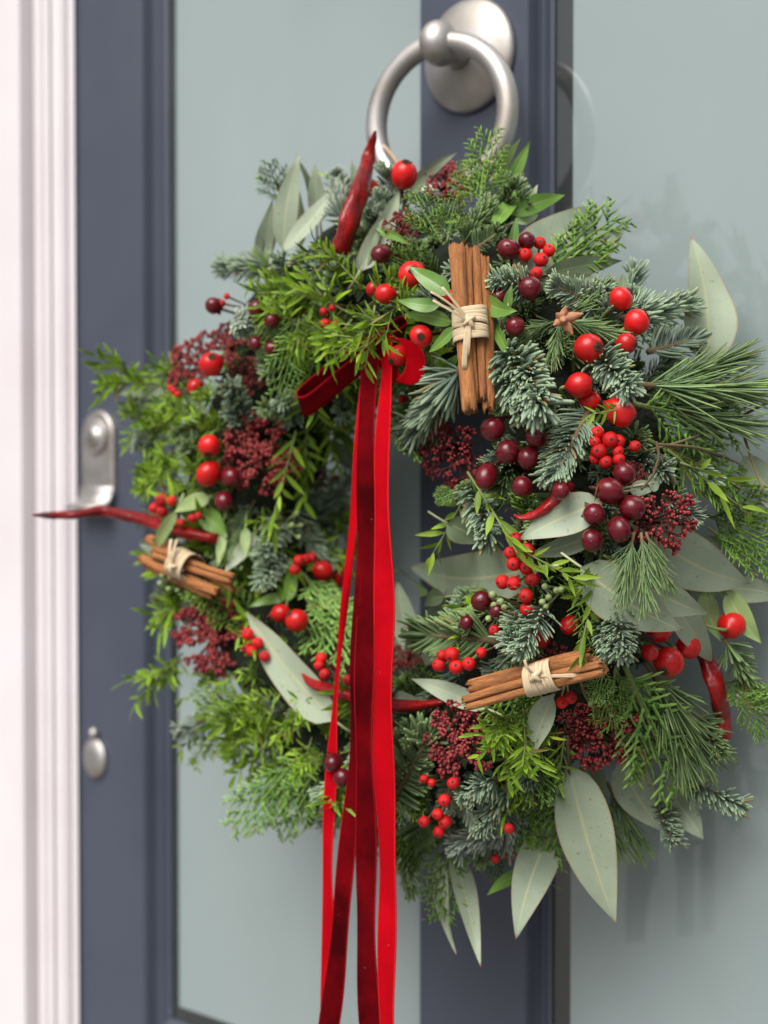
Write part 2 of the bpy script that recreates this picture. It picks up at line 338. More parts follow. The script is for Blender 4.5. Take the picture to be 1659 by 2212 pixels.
door = empty('front_door', (0, 0, ZB), 'blue grey panelled front door with etched glass panes and nickel fittings', 'door')
def dchild(o): o.matrix_basis = Matrix.Translation((0, 0, -ZB)) @ o.matrix_basis; return o
PY = .0165
XL0, XL1 = -.470, xz(308, 0)                   # lock stile
XG0 = xz(372, .010); XM0, XM1 = -.043, .043; XG1 = xz(1184, .012)
ZG = at_y(345, 2178, .008)[2]
def board(name, x0, x1, z0, z1, y0=0.0, y1=.04):
    mb = MB(); e = .0015
    P = [(x0, y1), (x0, y0+e), (x0+e, y0), (x1-e, y0), (x1, y0+e), (x1, y1)]; n = len(P)
    V = [(x, y, z0) for x, y in P]+[(x, y, z1) for x, y in P]
    mb.add(V, [(i, (i+1) % n, n+(i+1) % n, n+i) for i in range(n)]+[tuple(range(n-1, -1, -1)), tuple(range(n, 2*n))])
    return dchild(obj(name, mb.mesh(name, M['door_paint'], False), door))
XR = XG1+.235
board('stile', XL0, XL1, ZB, ZT); board('stile', XM0, XM1, ZB, ZT); board('stile', XR+.04, XR+.15, ZB, ZT)
board('rail', XL1+.0002, XM0-.0002, ZB, ZG-.022); board('rail', XM1+.0002, XR+.0398, ZB, ZG-.022)
def beading(x0, x1, z0, z1, w, w2):
    """moulding round a pane: ogee section swept round a rectangle, x0..x1 the outer edge"""
    sec = [(0, .0015), (.05, .0035), (.16, .0095), (.30, .0120), (.40, .0124), (.48, .0106), (.60, .0104), (.68, .0118), (.78, .0142), (1, .0158)]
    mb = MB(); V = []; n = len(sec)
    for (cx, cz, sx, sz) in ((x0, z0, 1, 1), (x1, z0, -1, 1), (x1, z1, -1, -1), (x0, z1, 1, -1)):
        V += [(cx+sx*s*(w if sx > 0 else w2), y, cz+sz*s*w) for s, y in sec]
    F = [(a*n+i, ((a+1) % 4)*n+i, ((a+1) % 4)*n+i+1, a*n+i+1) for a in range(4) for i in range(n-1)]
    mb.add(V, F); return dchild(obj('beading', mb.mesh('beading', M['door_paint'], False), door))
WL, WM = xz(366, .0150)-XL1, xz(1194, .0150)-XM1
beading(XL1, XM0, ZG-.022, ZT, WL, .009); beading(XM1, XR+.04, ZG-.022, ZT, WM, .016)
def pane(x0, x1, z0, z1, f0, f1, mg):
    """f0..f1: the etched field, the rest a clear margin"""
    xs = [x0, f0, f0+.0004, f1-.0004, f1, x1]; zs = [z0, z0+mg, z0+mg+.0004, z1-mg-.0004, z1-mg, z1]
    G = np.array([[(x, PY, z) for x in xs] for z in zs]); K = np.zeros((6, 6, 3)); K[2:4, 2:4, 1] = 1
    mb = MB(); grid(mb, G, K)
    mb.add([(x0, PY, z0), (x1, PY, z0), (x1, PY, z1), (x0, PY, z1), (x0, .024, z0), (x1, .024, z0), (x1, .024, z1), (x0, .024, z1)],
           [(0, 4, 5, 1), (1, 5, 6, 2), (2, 6, 7, 3), (3, 7, 4, 0), (4, 7, 6, 5)])
    return dchild(obj('glass_pane', mb.mesh('glass_pane', M['glass'], False), door))
pane(XL1+.6*WL, XM0-.004, ZG-.014, ZT-.01, xz(384, PY), XM0-.0085, .016)
pane(XM1+.6*WM, XR+.034, ZG-.014, ZT-.01, xz(1235, PY), XR, .024)

# knocker: plate > neck, ball, ring
def turn(name, prof, M_, mat, parent, k=40, label=None):
    mb = MB(); lathe(mb, prof, k); return obj(name, mb.mesh(name, mat), parent, M_, label)
TO_ROOM = Matrix.Rotation(PI/2, 4, 'X')          # lathe +Z -> -Y
pl = [(0.0345, 0), (.0352, .0012), (.0348, .0032), (.0335, .0046), (.031, .0062), (.026, .0088), (.020, .0108), (.013, .0122), (.006, .0128), (.0001, .013)]
knk = dchild(turn('door_knocker', pl, Matrix.Translation((0, -.0003, .0)) @ TO_ROOM, M['nickel'], door, 56, 'brushed nickel ring door knocker on a round rose'))
turn('neck', [(.0115, 0), (.0095, .004), (.0078, .009), (.0072, .014), (.008, .019)], Matrix.Translation((0, 0, .0112)), M['nickel'], knk)
BY = -.0305
ballM = Matrix.Translation((0, .002, -BY))
turn('ball', [(max(.0001, .0140*math.sin(a)), -.0112*math.cos(a)) for a in np.linspace(0, PI, 17)], ballM @ Matrix.Rotation(PI/2, 4, 'Y'), M['nickel'], knk)
mb = MB(); RM, Rm = .0455, .0066; A = np.linspace(0, 2*PI, 73)[:-1]; k = 20; a = np.arange(k)*2*PI/k
V = np.array([[((RM+Rm*math.cos(q))*math.sin(p), (RM+Rm*math.cos(q))*math.cos(p), Rm*math.sin(q)) for q in a] for p in A])
mb.add(V, [(i*k+j, ((i+1) % 72)*k+j, ((i+1) % 72)*k+(j+1) % k, i*k+(j+1) % k) for i in range(72) for j in range(k)])
ring = obj('ring', mb.mesh('ring', M['nickel']), knk, Matrix.Translation((.002, .002, -BY)) @ Matrix.Rotation(math.radians(11), 4, 'Y') @ Matrix.Rotation(math.radians(-2), 4, 'X') @ Matrix.Translation((0, -RM, 0)))
# cylinder pull and key cover on the lock stile
px, pz = at_y(214, 985, -.002)[0], at_y(214, 985, -.002)[2]
S = per_unit(at_y(214, 985, 0))
hw = .0195; h0, h1 = pz+.047*.75, pz-.030
outl = [(-hw, h1), (hw, h1)]+[(hw*math.cos(q), h0-hw+hw*1.0*math.sin(q)) for q in np.linspace(0, PI, 15)]
mb = MB(); n = len(outl)
lay = [(1, 0), (1, -.0032), (.94, -.0042)]
V = []
for s, y in lay: V += [(px+x*s, y-.0003, pz+(z-pz)*(1-(1-s)*.5)) for x, z in outl]
F = [(l*n+i, l*n+(i+1) % n, (l+1)*n+(i+1) % n, (l+1)*n+i) for l in range(2) for i in range(n)]+[tuple(2*n+i for i in range(n))]
mb.add(V, F)
pull = dchild(obj('cylinder_pull', mb.mesh('cylinder_pull', M['nickel'], False), door, None, 'satin nickel cylinder pull with a curled lip and keyhole'))
G = []
for s in np.linspace(0, 1, 10):
    q = s*1.75; yy = -.0036-.0135*(1-math.cos(q)) ; zz = h1+.006-.016*math.sin(q)
    G.append([(px-hw*1.02, yy, zz), (px+hw*1.02, yy, zz)])
G = np.array(G); mb = MB(); grid(mb, G); lip = obj('lip', mb.mesh('lip', M['nickel']), pull)
md = lip.modifiers.new('thick', 'SOLIDIFY'); md.thickness = .003; md.offset = 0
zc = h0-hw*1.02
cyl = turn('cylinder', [(.0132, 0), (.0138, .0022), (.0128, .0034), (.0118, .0026), (.0108, .0030), (.0068, .0034), (.0064, .0050), (.0001, .0053)], Matrix.Translation((px, -.0042, zc)) @ TO_ROOM, M['nickel'], pull)
mb = MB(); box(mb, -.0006, .0006, -.0038, .0038, .0050, .0058); obj('keyhole', mb.mesh('keyhole', M['putty'], False), cyl)
ex, ez = at_y(205, 1638, -.002)[0], at_y(205, 1638, -.002)[2]
esc = dchild(turn('key_cover', [(.0140, 0), (.0146, .0012), (.0142, .0030), (.0115, .0036), (.0106, .0044), (.006, .0048), (.0001, .005)], Matrix.Translation((ex, -.0003, ez)) @ TO_ROOM @ Matrix.Diagonal((.92, 1.08, 1, 1)), M['nickel'], door, 36, 'small oval nickel key cover'))
turn('pivot', [(max(.0001, .0044*math.sin(a)), .003-.0036*math.cos(a)) for a in np.linspace(0, PI, 9)], Matrix.Translation((0, .0182, 0)), M['nickel'], esc, 16)

# ------------------------------------------------------------------ the wreath: pieces
wreath = empty('wreath', WREATH_AT, 'evergreen wreath with red berries, cinnamon and velvet ribbons hung on the door', 'wreath')
def wpos(p): return Matrix.Translation(Vector(p)-WREATH_AT)
# dark moss base
mb = MB(); k1, k2 = 64, 16; V = []
for i in range(k1):
    p = 2*PI*i/k1
    for j in range(k2):
        q = 2*PI*j/k2; rr = (Wr-.013)*(1+.12*math.sin(5*p+3*q)+.08*math.sin(11*p-2*q))
        V.append((WC[0]+(WR+rr*math.cos(q))*math.cos(p)-WREATH_AT[0], WC[1]+rr*math.sin(q)-WREATH_AT[1], WC[2]+(WR+rr*math.cos(q))*math.sin(p)-WREATH_AT[2]))
mb.add(V, [(i*k2+j, i*k2+(j+1) % k2, ((i+1) % k1)*k2+(j+1) % k2, ((i+1) % k1)*k2+j) for i in range(k1) for j in range(k2)])
obj('moss_ring', mb.mesh('moss_ring', M['moss']), wreath)

def twig_mesh(L, r, bend, mat, name):
    s = np.linspace(0, .97, 7); P = np.stack([0*s, bend*L*s**2, L*s], -1); mb = MB(); tube(mb, P, r*(1-.55*s), 5); return mb.mesh(name, mat)
def axis(s, L, bend): return np.stack([0*s, bend*L*s**2, L*s], -1)
def fir_mesh(mat, L=.042, n=190, flat=False, nl=.0135, bend=.05, seed=0, wd=.0017):
    g = np.random.default_rng(seed)
    s = g.uniform(.06, .97, n); s = np.concatenate([s, np.full(22, .97)]); s[:n] = np.sort(s[:n])
    m_ = len(s); O = axis(s, L, bend)
    if flat: phi = np.where(g.random(m_) < .5, 0, PI)+g.normal(.0, .28, m_); phi = np.where(np.cos(phi) > 0, np.abs(phi)*.9+.15, PI-np.abs(PI-phi)*.9-.15)
    else: phi = g.uniform(-.7, PI+.7, m_)
    al = np.radians(64-28*s+g.normal(0, 4, m_)); al[-22:] = np.radians(g.uniform(6, 75, 22)); phi[-22:] = g.uniform(0, 2*PI, 22)
    R = np.stack([np.cos(phi), np.sin(phi), 0*phi], -1); Z = np.array([0, 0, 1.])
    D = Z*np.cos(al)[:, None]+R*np.sin(al)[:, None]
    B = Z[None]*.9+np.array([0, .5, 0])[None]+g.normal(0, .12, (m_, 3))
    Ln = nl*g.uniform(.85, 1.1, m_)*(1-.22*s)
    mb = MB(); needles(mb, O, D, B, Ln, wd*g.uniform(.85, 1.15, m_), 
            .0009, g.uniform(.12, .30, m_), np.where(g.random(m_) < .025, 0.0, g.uniform(.2, .8, m_)))
    return mb.mesh('needles', mat)
def pine_mesh(L=.075, n=125, nl=.046, seed=0, spread=38):
    g = np.random.default_rng(seed); s = g.uniform(.1, 1, n); O = axis(s, L, .04)
    phi = g.uniform(0, 2*PI, n); al = np.radians(np.abs(g.normal(spread*.62, 9, n))*(1-.35*s))
    D = np.stack([np.cos(phi)*np.sin(al), np.sin(phi)*np.sin(al), np.cos(al)], -1)
    B = g.normal(0, .5, (n, 3))+np.array([0, -.3, .3])
    mb = MB(); needles(mb, O, D, B, nl*g.uniform(.75, 1.1, n), .0018, .0010, g.uniform(.0, .16, n), g.random(n)); return mb.mesh('needles', M['pine'])
def scale_tube(mb, P0, P1, r, k, rnd, curve):
    n = max(4, int(np.linalg.norm(P1-P0)/.0016)); s = np.linspace(0, 1, n); mid = (P1-P0)
    P = P0[None]+mid[None]*s[:, None]+curve[None]*(s*(1-s))[:, None]
    R = r*(1-.45*s)*np.where(np.arange(n) % 2 == 0, 1.18, .72); R[-1] = r*.18
    a = len(mb.V); tube(mb, P, R, k, rnd, cap=True, squash=.75)
    mb.K[-1][:, 1] = np.repeat(s, k)
def cypress_mesh(mat, L=.060, seed=0, w=.46, dens=.0085):
    g = np.random.default_rng(seed); mb = MB(); Z = np.array([0, 0, 1.])
    z = .10*L; side = 1
    P0 = np.zeros(3); P1 = np.array([0, .03*L, L]); scale_tube(mb, P0, P1, .0012, 4, g.random(), np.array([.004, 0, 0]))
    while z < .96*L:
        s = z/L; bl = L*w*min(1, s/.25)**.6*(1-s)**.62*g.uniform(.8, 1.15)+.004
        ang = math.radians(g.uniform(33, 46)); o = np.array([0, .03*L*s, z])
        d = np.array([side*math.sin(ang), g.normal(0.05, .13), math.cos(ang)])
        e = o+d*bl; scale_tube(mb, o, e, .00105, 4, g.random(), np.array([side*.003, -.002, 0]))
        q = .16*bl; sd2 = 1
        while q < bl*.95:
            t_ = q/bl; sl_ = min(.010, bl*.42)*(1-t_)**.55*g.uniform(.7, 1.2)+.0022
            a2 = ang*side+sd2*math.radians(g.uniform(30, 42)); o2 = o+d*q
            d2 = np.array([math.sin(a2), g.normal(.06, .15), math.cos(a2)])
            scale_tube(mb, o2, o2+d2*sl_, .00100, 4, g.random(), np.zeros(3)); sd2 = -sd2; q += .0027*g.uniform(.8, 1.2)
        side = -side; z += dens*.5*g.uniform(.8, 1.2)
    return mb.mesh('scale_leaves', mat)
def leaflets(mb, O, D, Nn, L, W, g, bend=.15, rows=5):
    n = len(O); D = D/np.linalg.norm(D, axis=1)[:, None]; Nn = Nn-D*np.sum(Nn*D, 1)[:, None]; Nn /= np.linalg.norm(Nn, axis=1)[:, None]+1e-9; X = np.cross(D, Nn)
    s = np.linspace(0, 1, rows); wp = np.array([.10, .85, 1.0, .62, .04]) if rows == 5 else np.sin(PI*(.05+.93*s))
    bn = bend*g.uniform(-.6, 1.6, n)
    ax = O[:, None]+D[:, None]*(L[:, None]*s)[..., None]-Nn[:, None]*((bn*L)[:, None]*s**2)[..., None]
    wv = X[:, None]*(W[:, None]*wp*.5)[..., None]; up = Nn[:, None]*(W[:, None]*wp*.16)[..., None]
    V = np.stack([ax-wv+up, ax, ax+wv+up], 2); K = np.zeros((n, rows, 3, 3)); K[..., 0] = g.random(n)[:, None, None]; K[..., 1] = s[None, :, None]; K[..., 2] = np.array([1, 0, 1.])
    F1 = [(i*3+j, i*3+j+1, (i+1)*3+j+1, (i+1)*3+j) for i in range(rows-1) for j in range(2)]
    F = (np.array(F1)[None]+(np.arange(n)*rows*3)[:, None, None]).reshape(-1, 4)
    mb.add(V, [tuple(f) for f in F.tolist()], K)
def leafy_mesh(mat, L=.045, n=17, ll=.0130, lw=.0026, seed=0, bushy=True, bend=.08):
    g = np.random.default_rng(seed); mb = MB(); O = []; D = []; Nn = []
    shoots = [(np.zeros(3), np.array([0, 0, 1.]), L)]
    if bushy:
        for i in range(3):
            s = g.uniform(.15, .7); a = g.uniform(-1, 1)*.9; shoots.append((axis(np.array([s]), L, bend)[0], nrm([math.sin(a), g.uniform(-.1, .6), math.cos(a)]), L*g.uniform(.3, .5)))
    for o, d, l in shoots:
        m_ = max(6, int(n*l/L)); s = np.linspace(.08, 1, m_)
        for i, q in enumerate(s):
            P = o+d*l*q+np.array([0, bend*l*q*q, 0])
            phi = (i % 2)*PI+g.normal(0, .55)+(i//2)*.35; al = math.radians(g.uniform(28, 76)*(1-.35*q))
            a_ = nrm(np.cross(d, [0, 1, .01])); b_ = np.cross(d, a_)
            r_ = a_*math.cos(phi)-b_*math.sin(phi)*.8
            O.append(P); D.append(d*math.cos(al)+r_*math.sin(al)); Nn.append(np.array([0, 1, 0])+d*.4+g.normal(0, .35, 3))
    k = len(O); leaflets(mb, np.array(O), np.array(D), np.array(Nn), ll*g.uniform(.65, 1.2, k), lw*g.uniform(.75, 1.25, k), g, .22)
    st = MB()
    for o, d, l in shoots:
        s = np.linspace(0, 1, 6); tube(st, o[None]+d[None]*(l*s)[:, None]+np.stack([0*s, bend*l*s*s, 0*s], -1), .0007*(1-.6*s), 4)
    return mb.mesh('leaflets', mat), st.mesh('stem', M['green_stem'])

VAR = {}
for i in range(5):
    VAR['blue', i] = fir_mesh(M['fir_blue'], seed=i, flat=False, n=120)
    VAR['bflat', i] = fir_mesh(M['fir_blue'], seed=10+i, flat=True, n=96)
    VAR['green', i] = fir_mesh(M['fir_green'], seed=20+i, flat=(i == 1), n=112)
    VAR['gflat', i] = fir_mesh(M['fir_green'], seed=30+i, flat=True, n=96)
    VAR['frost', i] = fir_mesh(M['fir_frost'], seed=40+i, flat=False, n=110)
    VAR['cyp', i] = cypress_mesh(M['cypress'], seed=50+i)
    VAR['cypb', i] = cypress_mesh(M['cypress_bright'], seed=60+i)
    VAR['leaf', i] = leafy_mesh(M['leaflet'], seed=70+i)
    VAR['lime', i] = leafy_mesh(M['leaflet_lime'], seed=80+i, bushy=False, n=15, ll=.0135, lw=.0026)
    VAR['pine', i] = pine_mesh(seed=90+i)
FIRTWIG = twig_mesh(.042, .0016, .05, M['twig'], 'twig'); CYPTWIG = twig_mesh(.04, .0012, .0, M['green_stem'], 'stem'); PINETWIG = twig_mesh(.075, .0024, .04, M['twig'], 'twig')
cnt = {}
def sprig(kind, base, tip, face=None, roll=None, wide=None):
    i = cnt.get(kind, 0); cnt[kind] = i+1; v = VAR[kind, i % 5]
    if face is None: face = to_cam(base)*.6+tube_out(base)[0]*.6
    if roll is None: roll = random.uniform(-.35, .35)
    L = np.linalg.norm(tip-base)
    if kind in ('leaf', 'lime'):
        L0 = .048; M_ = place(base, tip, face, L0, roll, (L0/L)**.55*random.uniform(.95, 1.1) if wide is None else wide)
        o = obj('leafy_sprig', v[1], wreath, M_); obj('leaflets', v[0], o, kind='stuff')
    elif kind in ('cyp', 'cypb'):
        L0 = .060; o = obj('cypress_sprig', CYPTWIG, wreath, place(base, tip, face, L0, roll, wide or (L0/L)**.3)); obj('scale_leaves', v, o, kind='stuff')
    elif kind == 'pine':
        L0 = .115; o = obj('pine_sprig', PINETWIG, wreath, place(base, tip, face, L0, roll*3, wide or 1)); obj('needles', v, o, kind='stuff')
    else:
        L0 = .050; o = obj('fir_sprig', FIRTWIG, wreath, place(base, tip, face, L0, roll, wide or (L0/L)**.8)); obj('needles', v, o, kind='stuff')
    return o

# ---- tables of the broad leaves and the skimmia heads, so that the filling leaves them room
Eu, Ed, Gr, Lt = M['euc'], M['euc_dark'], M['green_leaf'], M['light_leaf']
LV = [  # base u v, tip u v, width, material, lifts, bend, roll, twist
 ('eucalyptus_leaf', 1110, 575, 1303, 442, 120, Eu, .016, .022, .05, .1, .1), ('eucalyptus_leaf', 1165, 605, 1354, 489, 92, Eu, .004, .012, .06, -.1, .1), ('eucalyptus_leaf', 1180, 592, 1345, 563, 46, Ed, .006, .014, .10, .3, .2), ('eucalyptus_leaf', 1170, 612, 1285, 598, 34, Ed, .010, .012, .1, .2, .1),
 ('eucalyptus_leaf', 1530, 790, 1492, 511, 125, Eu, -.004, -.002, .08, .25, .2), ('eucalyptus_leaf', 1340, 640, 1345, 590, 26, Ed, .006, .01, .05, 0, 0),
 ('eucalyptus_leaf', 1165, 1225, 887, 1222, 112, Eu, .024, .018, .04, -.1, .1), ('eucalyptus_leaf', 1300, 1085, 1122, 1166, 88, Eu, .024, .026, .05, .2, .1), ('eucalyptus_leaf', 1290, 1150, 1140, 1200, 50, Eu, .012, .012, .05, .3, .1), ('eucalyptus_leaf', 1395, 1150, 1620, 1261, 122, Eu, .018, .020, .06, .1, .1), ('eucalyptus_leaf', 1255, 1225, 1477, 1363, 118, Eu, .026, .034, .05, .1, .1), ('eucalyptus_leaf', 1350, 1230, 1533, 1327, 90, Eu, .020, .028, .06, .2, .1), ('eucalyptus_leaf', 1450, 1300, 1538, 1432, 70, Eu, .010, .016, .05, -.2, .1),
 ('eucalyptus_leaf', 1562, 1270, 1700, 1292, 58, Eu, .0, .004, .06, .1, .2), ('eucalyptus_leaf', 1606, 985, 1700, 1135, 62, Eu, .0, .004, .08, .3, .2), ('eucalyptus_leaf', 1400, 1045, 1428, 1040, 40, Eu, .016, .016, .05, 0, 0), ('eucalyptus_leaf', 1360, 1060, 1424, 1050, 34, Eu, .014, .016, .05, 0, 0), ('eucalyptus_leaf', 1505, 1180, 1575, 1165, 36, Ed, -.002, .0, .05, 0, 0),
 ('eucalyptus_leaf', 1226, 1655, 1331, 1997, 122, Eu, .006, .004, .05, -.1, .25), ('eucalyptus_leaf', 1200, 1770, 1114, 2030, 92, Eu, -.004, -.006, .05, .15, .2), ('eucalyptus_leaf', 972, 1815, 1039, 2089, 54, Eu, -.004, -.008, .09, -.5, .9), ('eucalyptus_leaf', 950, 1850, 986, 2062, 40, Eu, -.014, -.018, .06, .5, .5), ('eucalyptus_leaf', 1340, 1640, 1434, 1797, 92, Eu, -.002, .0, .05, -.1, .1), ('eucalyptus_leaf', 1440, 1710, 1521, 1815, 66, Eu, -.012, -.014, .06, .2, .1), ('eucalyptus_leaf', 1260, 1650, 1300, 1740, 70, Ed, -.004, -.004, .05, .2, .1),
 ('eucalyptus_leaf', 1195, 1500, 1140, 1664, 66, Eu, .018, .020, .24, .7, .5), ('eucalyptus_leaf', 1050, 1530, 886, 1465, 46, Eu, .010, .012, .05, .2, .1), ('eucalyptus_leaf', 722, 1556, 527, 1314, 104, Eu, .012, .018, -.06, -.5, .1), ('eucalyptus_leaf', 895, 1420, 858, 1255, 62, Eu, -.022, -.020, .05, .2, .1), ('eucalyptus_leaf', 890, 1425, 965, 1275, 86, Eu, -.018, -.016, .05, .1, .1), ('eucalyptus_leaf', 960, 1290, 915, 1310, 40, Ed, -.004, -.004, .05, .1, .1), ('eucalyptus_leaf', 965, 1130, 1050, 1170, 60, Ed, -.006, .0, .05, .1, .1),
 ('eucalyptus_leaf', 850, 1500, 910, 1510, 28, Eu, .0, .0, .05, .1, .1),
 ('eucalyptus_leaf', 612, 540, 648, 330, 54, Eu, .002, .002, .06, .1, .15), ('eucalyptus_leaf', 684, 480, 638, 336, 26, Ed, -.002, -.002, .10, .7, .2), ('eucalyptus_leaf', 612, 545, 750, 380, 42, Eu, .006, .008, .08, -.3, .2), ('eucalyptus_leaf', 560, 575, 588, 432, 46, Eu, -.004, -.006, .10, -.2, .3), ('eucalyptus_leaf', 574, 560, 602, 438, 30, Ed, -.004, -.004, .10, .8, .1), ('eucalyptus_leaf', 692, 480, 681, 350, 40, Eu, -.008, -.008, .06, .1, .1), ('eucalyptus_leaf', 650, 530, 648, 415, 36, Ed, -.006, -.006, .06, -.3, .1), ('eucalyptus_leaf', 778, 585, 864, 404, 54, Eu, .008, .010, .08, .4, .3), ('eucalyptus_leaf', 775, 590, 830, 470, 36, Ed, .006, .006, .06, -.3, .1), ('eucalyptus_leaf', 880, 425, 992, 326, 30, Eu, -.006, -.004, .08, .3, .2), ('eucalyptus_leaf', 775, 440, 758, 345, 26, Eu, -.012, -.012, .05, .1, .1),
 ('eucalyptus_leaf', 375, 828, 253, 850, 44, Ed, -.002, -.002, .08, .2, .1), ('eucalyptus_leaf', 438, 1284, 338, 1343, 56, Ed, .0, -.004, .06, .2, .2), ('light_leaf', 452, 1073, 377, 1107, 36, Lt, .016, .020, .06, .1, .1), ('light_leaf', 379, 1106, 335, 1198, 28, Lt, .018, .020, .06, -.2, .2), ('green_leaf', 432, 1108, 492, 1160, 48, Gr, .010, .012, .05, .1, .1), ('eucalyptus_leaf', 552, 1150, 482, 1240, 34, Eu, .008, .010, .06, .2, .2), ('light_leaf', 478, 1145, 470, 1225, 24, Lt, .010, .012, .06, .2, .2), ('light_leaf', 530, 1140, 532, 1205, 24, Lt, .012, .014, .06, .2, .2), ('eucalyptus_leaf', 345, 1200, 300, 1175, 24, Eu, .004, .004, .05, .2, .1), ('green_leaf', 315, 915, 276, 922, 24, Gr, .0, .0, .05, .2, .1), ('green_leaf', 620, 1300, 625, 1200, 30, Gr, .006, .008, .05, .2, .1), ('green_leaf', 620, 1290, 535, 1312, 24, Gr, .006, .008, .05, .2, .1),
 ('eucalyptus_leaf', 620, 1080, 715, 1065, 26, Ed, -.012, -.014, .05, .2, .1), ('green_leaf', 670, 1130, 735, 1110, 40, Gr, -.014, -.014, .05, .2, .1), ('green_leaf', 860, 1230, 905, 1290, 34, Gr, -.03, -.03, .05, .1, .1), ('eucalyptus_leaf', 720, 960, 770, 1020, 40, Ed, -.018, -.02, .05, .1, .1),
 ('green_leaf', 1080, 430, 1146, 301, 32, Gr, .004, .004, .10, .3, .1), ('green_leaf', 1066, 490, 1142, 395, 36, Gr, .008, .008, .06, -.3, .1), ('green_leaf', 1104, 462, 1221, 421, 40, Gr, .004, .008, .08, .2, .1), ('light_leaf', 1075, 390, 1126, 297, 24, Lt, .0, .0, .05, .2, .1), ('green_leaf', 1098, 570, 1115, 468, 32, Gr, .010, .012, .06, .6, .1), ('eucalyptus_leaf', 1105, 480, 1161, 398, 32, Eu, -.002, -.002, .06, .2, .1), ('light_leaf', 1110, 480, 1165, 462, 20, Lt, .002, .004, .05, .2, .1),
 ('light_leaf', 972, 634, 881, 575, 42, Gr, .026, .034, .08, .2, .2), ('green_leaf', 950, 660, 858, 648, 32, Gr, .024, .032, .08, .2, .2), ('green_leaf', 978, 695, 872, 679, 36, Gr, .018, .024, .06, -.3, .2), ('green_leaf', 982, 708, 925, 762, 28, Gr, .018, .022, .06, .4, .1), ('green_leaf', 1045, 650, 1117, 672, 44, Gr, .024, .030, .14, .2, .2), ('green_leaf', 1096, 668, 1106, 616, 20, Gr, .022, .026, .06, .2, .1), ('green_leaf', 1060, 692, 1112, 806, 26, Gr, .018, .024, .08, .5, .2), ('green_leaf', 965, 800, 990, 765, 26, Gr, .010, .012, .06, .2, .1),
 ('light_leaf', 1570, 1278, 1645, 1390, 54, Lt, .0, .004, .08, .1, .15), ('light_leaf', 1522, 1276, 1556, 1385, 46, Lt, .0, .006, .06, .1, .1),
 ('green_leaf', 820, 500, 890, 530, 20, Gr, .012, .016, .06, .2, .1), ('green_leaf', 1130, 1885, 1050, 1935, 30, Gr, -.02, -.024, .06, .2, .1), ('green_leaf', 1180, 1900, 1215, 1920, 20, Gr, -.02, -.024, .06, .2, .1), ('eucalyptus_leaf', 700, 1740, 645, 1810, 16, Ed, -.014, -.02, .05, .8, .1),
]
SKL = [(965, 390, 54, 1, .9, .006, 0, (.1, .3)), (865, 490, 42, 1, 1, .012, 2, (0, .2)), (410, 785, 66, 1, 1, .010, 0, (-.4, .1)), (485, 742, 52, 1, 1, .010, 1, (-.3, .3)), (535, 812, 46, 1, 1, .004, 2, (-.2, 0)), (560, 985, 88, .95, 1.15, .014, 1, (-.1, 0)), (962, 985, 92, 1, 1.1, .014, 2, (-.4, -.2)), (1435, 1140, 90, 1, 1, .026, 2, (.5, -.2)), (445, 1375, 88, 1, .9, .006, 1, (-.3, -.1)), (988, 1602, 84, 1, 1, .014, 1, (-.2, -.1)), (1300, 1600, 92, 1, .9, .014, 0, (.1, -.5)), (1250, 1570, 50, 1, .9, .004, 0, (-.1, -.2)), (878, 1425, 46, 1, 1, -.004, 0, (0, 0)), (742, 1430, 34, 1, 1, .0, 0, (0, 0)), (700, 1040, 34, 1, 1, -.02, 2, (0, 0)), (1340, 1385, 30, 1, 1, .002, 2, (0, 0)), (1195, 1420, 34, 1, 1, .002, 2, (0, 0)), (1370, 1030, 32, 1, 1, .012, 2, (0, 0))]
ROOM = [(930, 460, 70), (1050, 380, 70), (1240, 520, 60), (640, 450, 95), (505, 590, 62), (530, 700, 48), (500, 850, 42), (600, 870, 48), (735, 870, 36), (1160, 830, 80), (1330, 810, 50), (1230, 980, 60), (1100, 600, 45), (1340, 1400, 55), (1115, 1380, 55), (1215, 690, 60), (1000, 700, 60)]+[(q[0], q[1], q[2]*.95) for q in SKL]+[((q[1]+q[3])/2, (q[2]+q[4])/2, q[5]*.75) for q in LV if q[5] > 40 and q[7] > -.01]
def crowded(u, v): return any((u-a)**2+(v-b_)**2 < c*c for a, b_, c in ROOM)

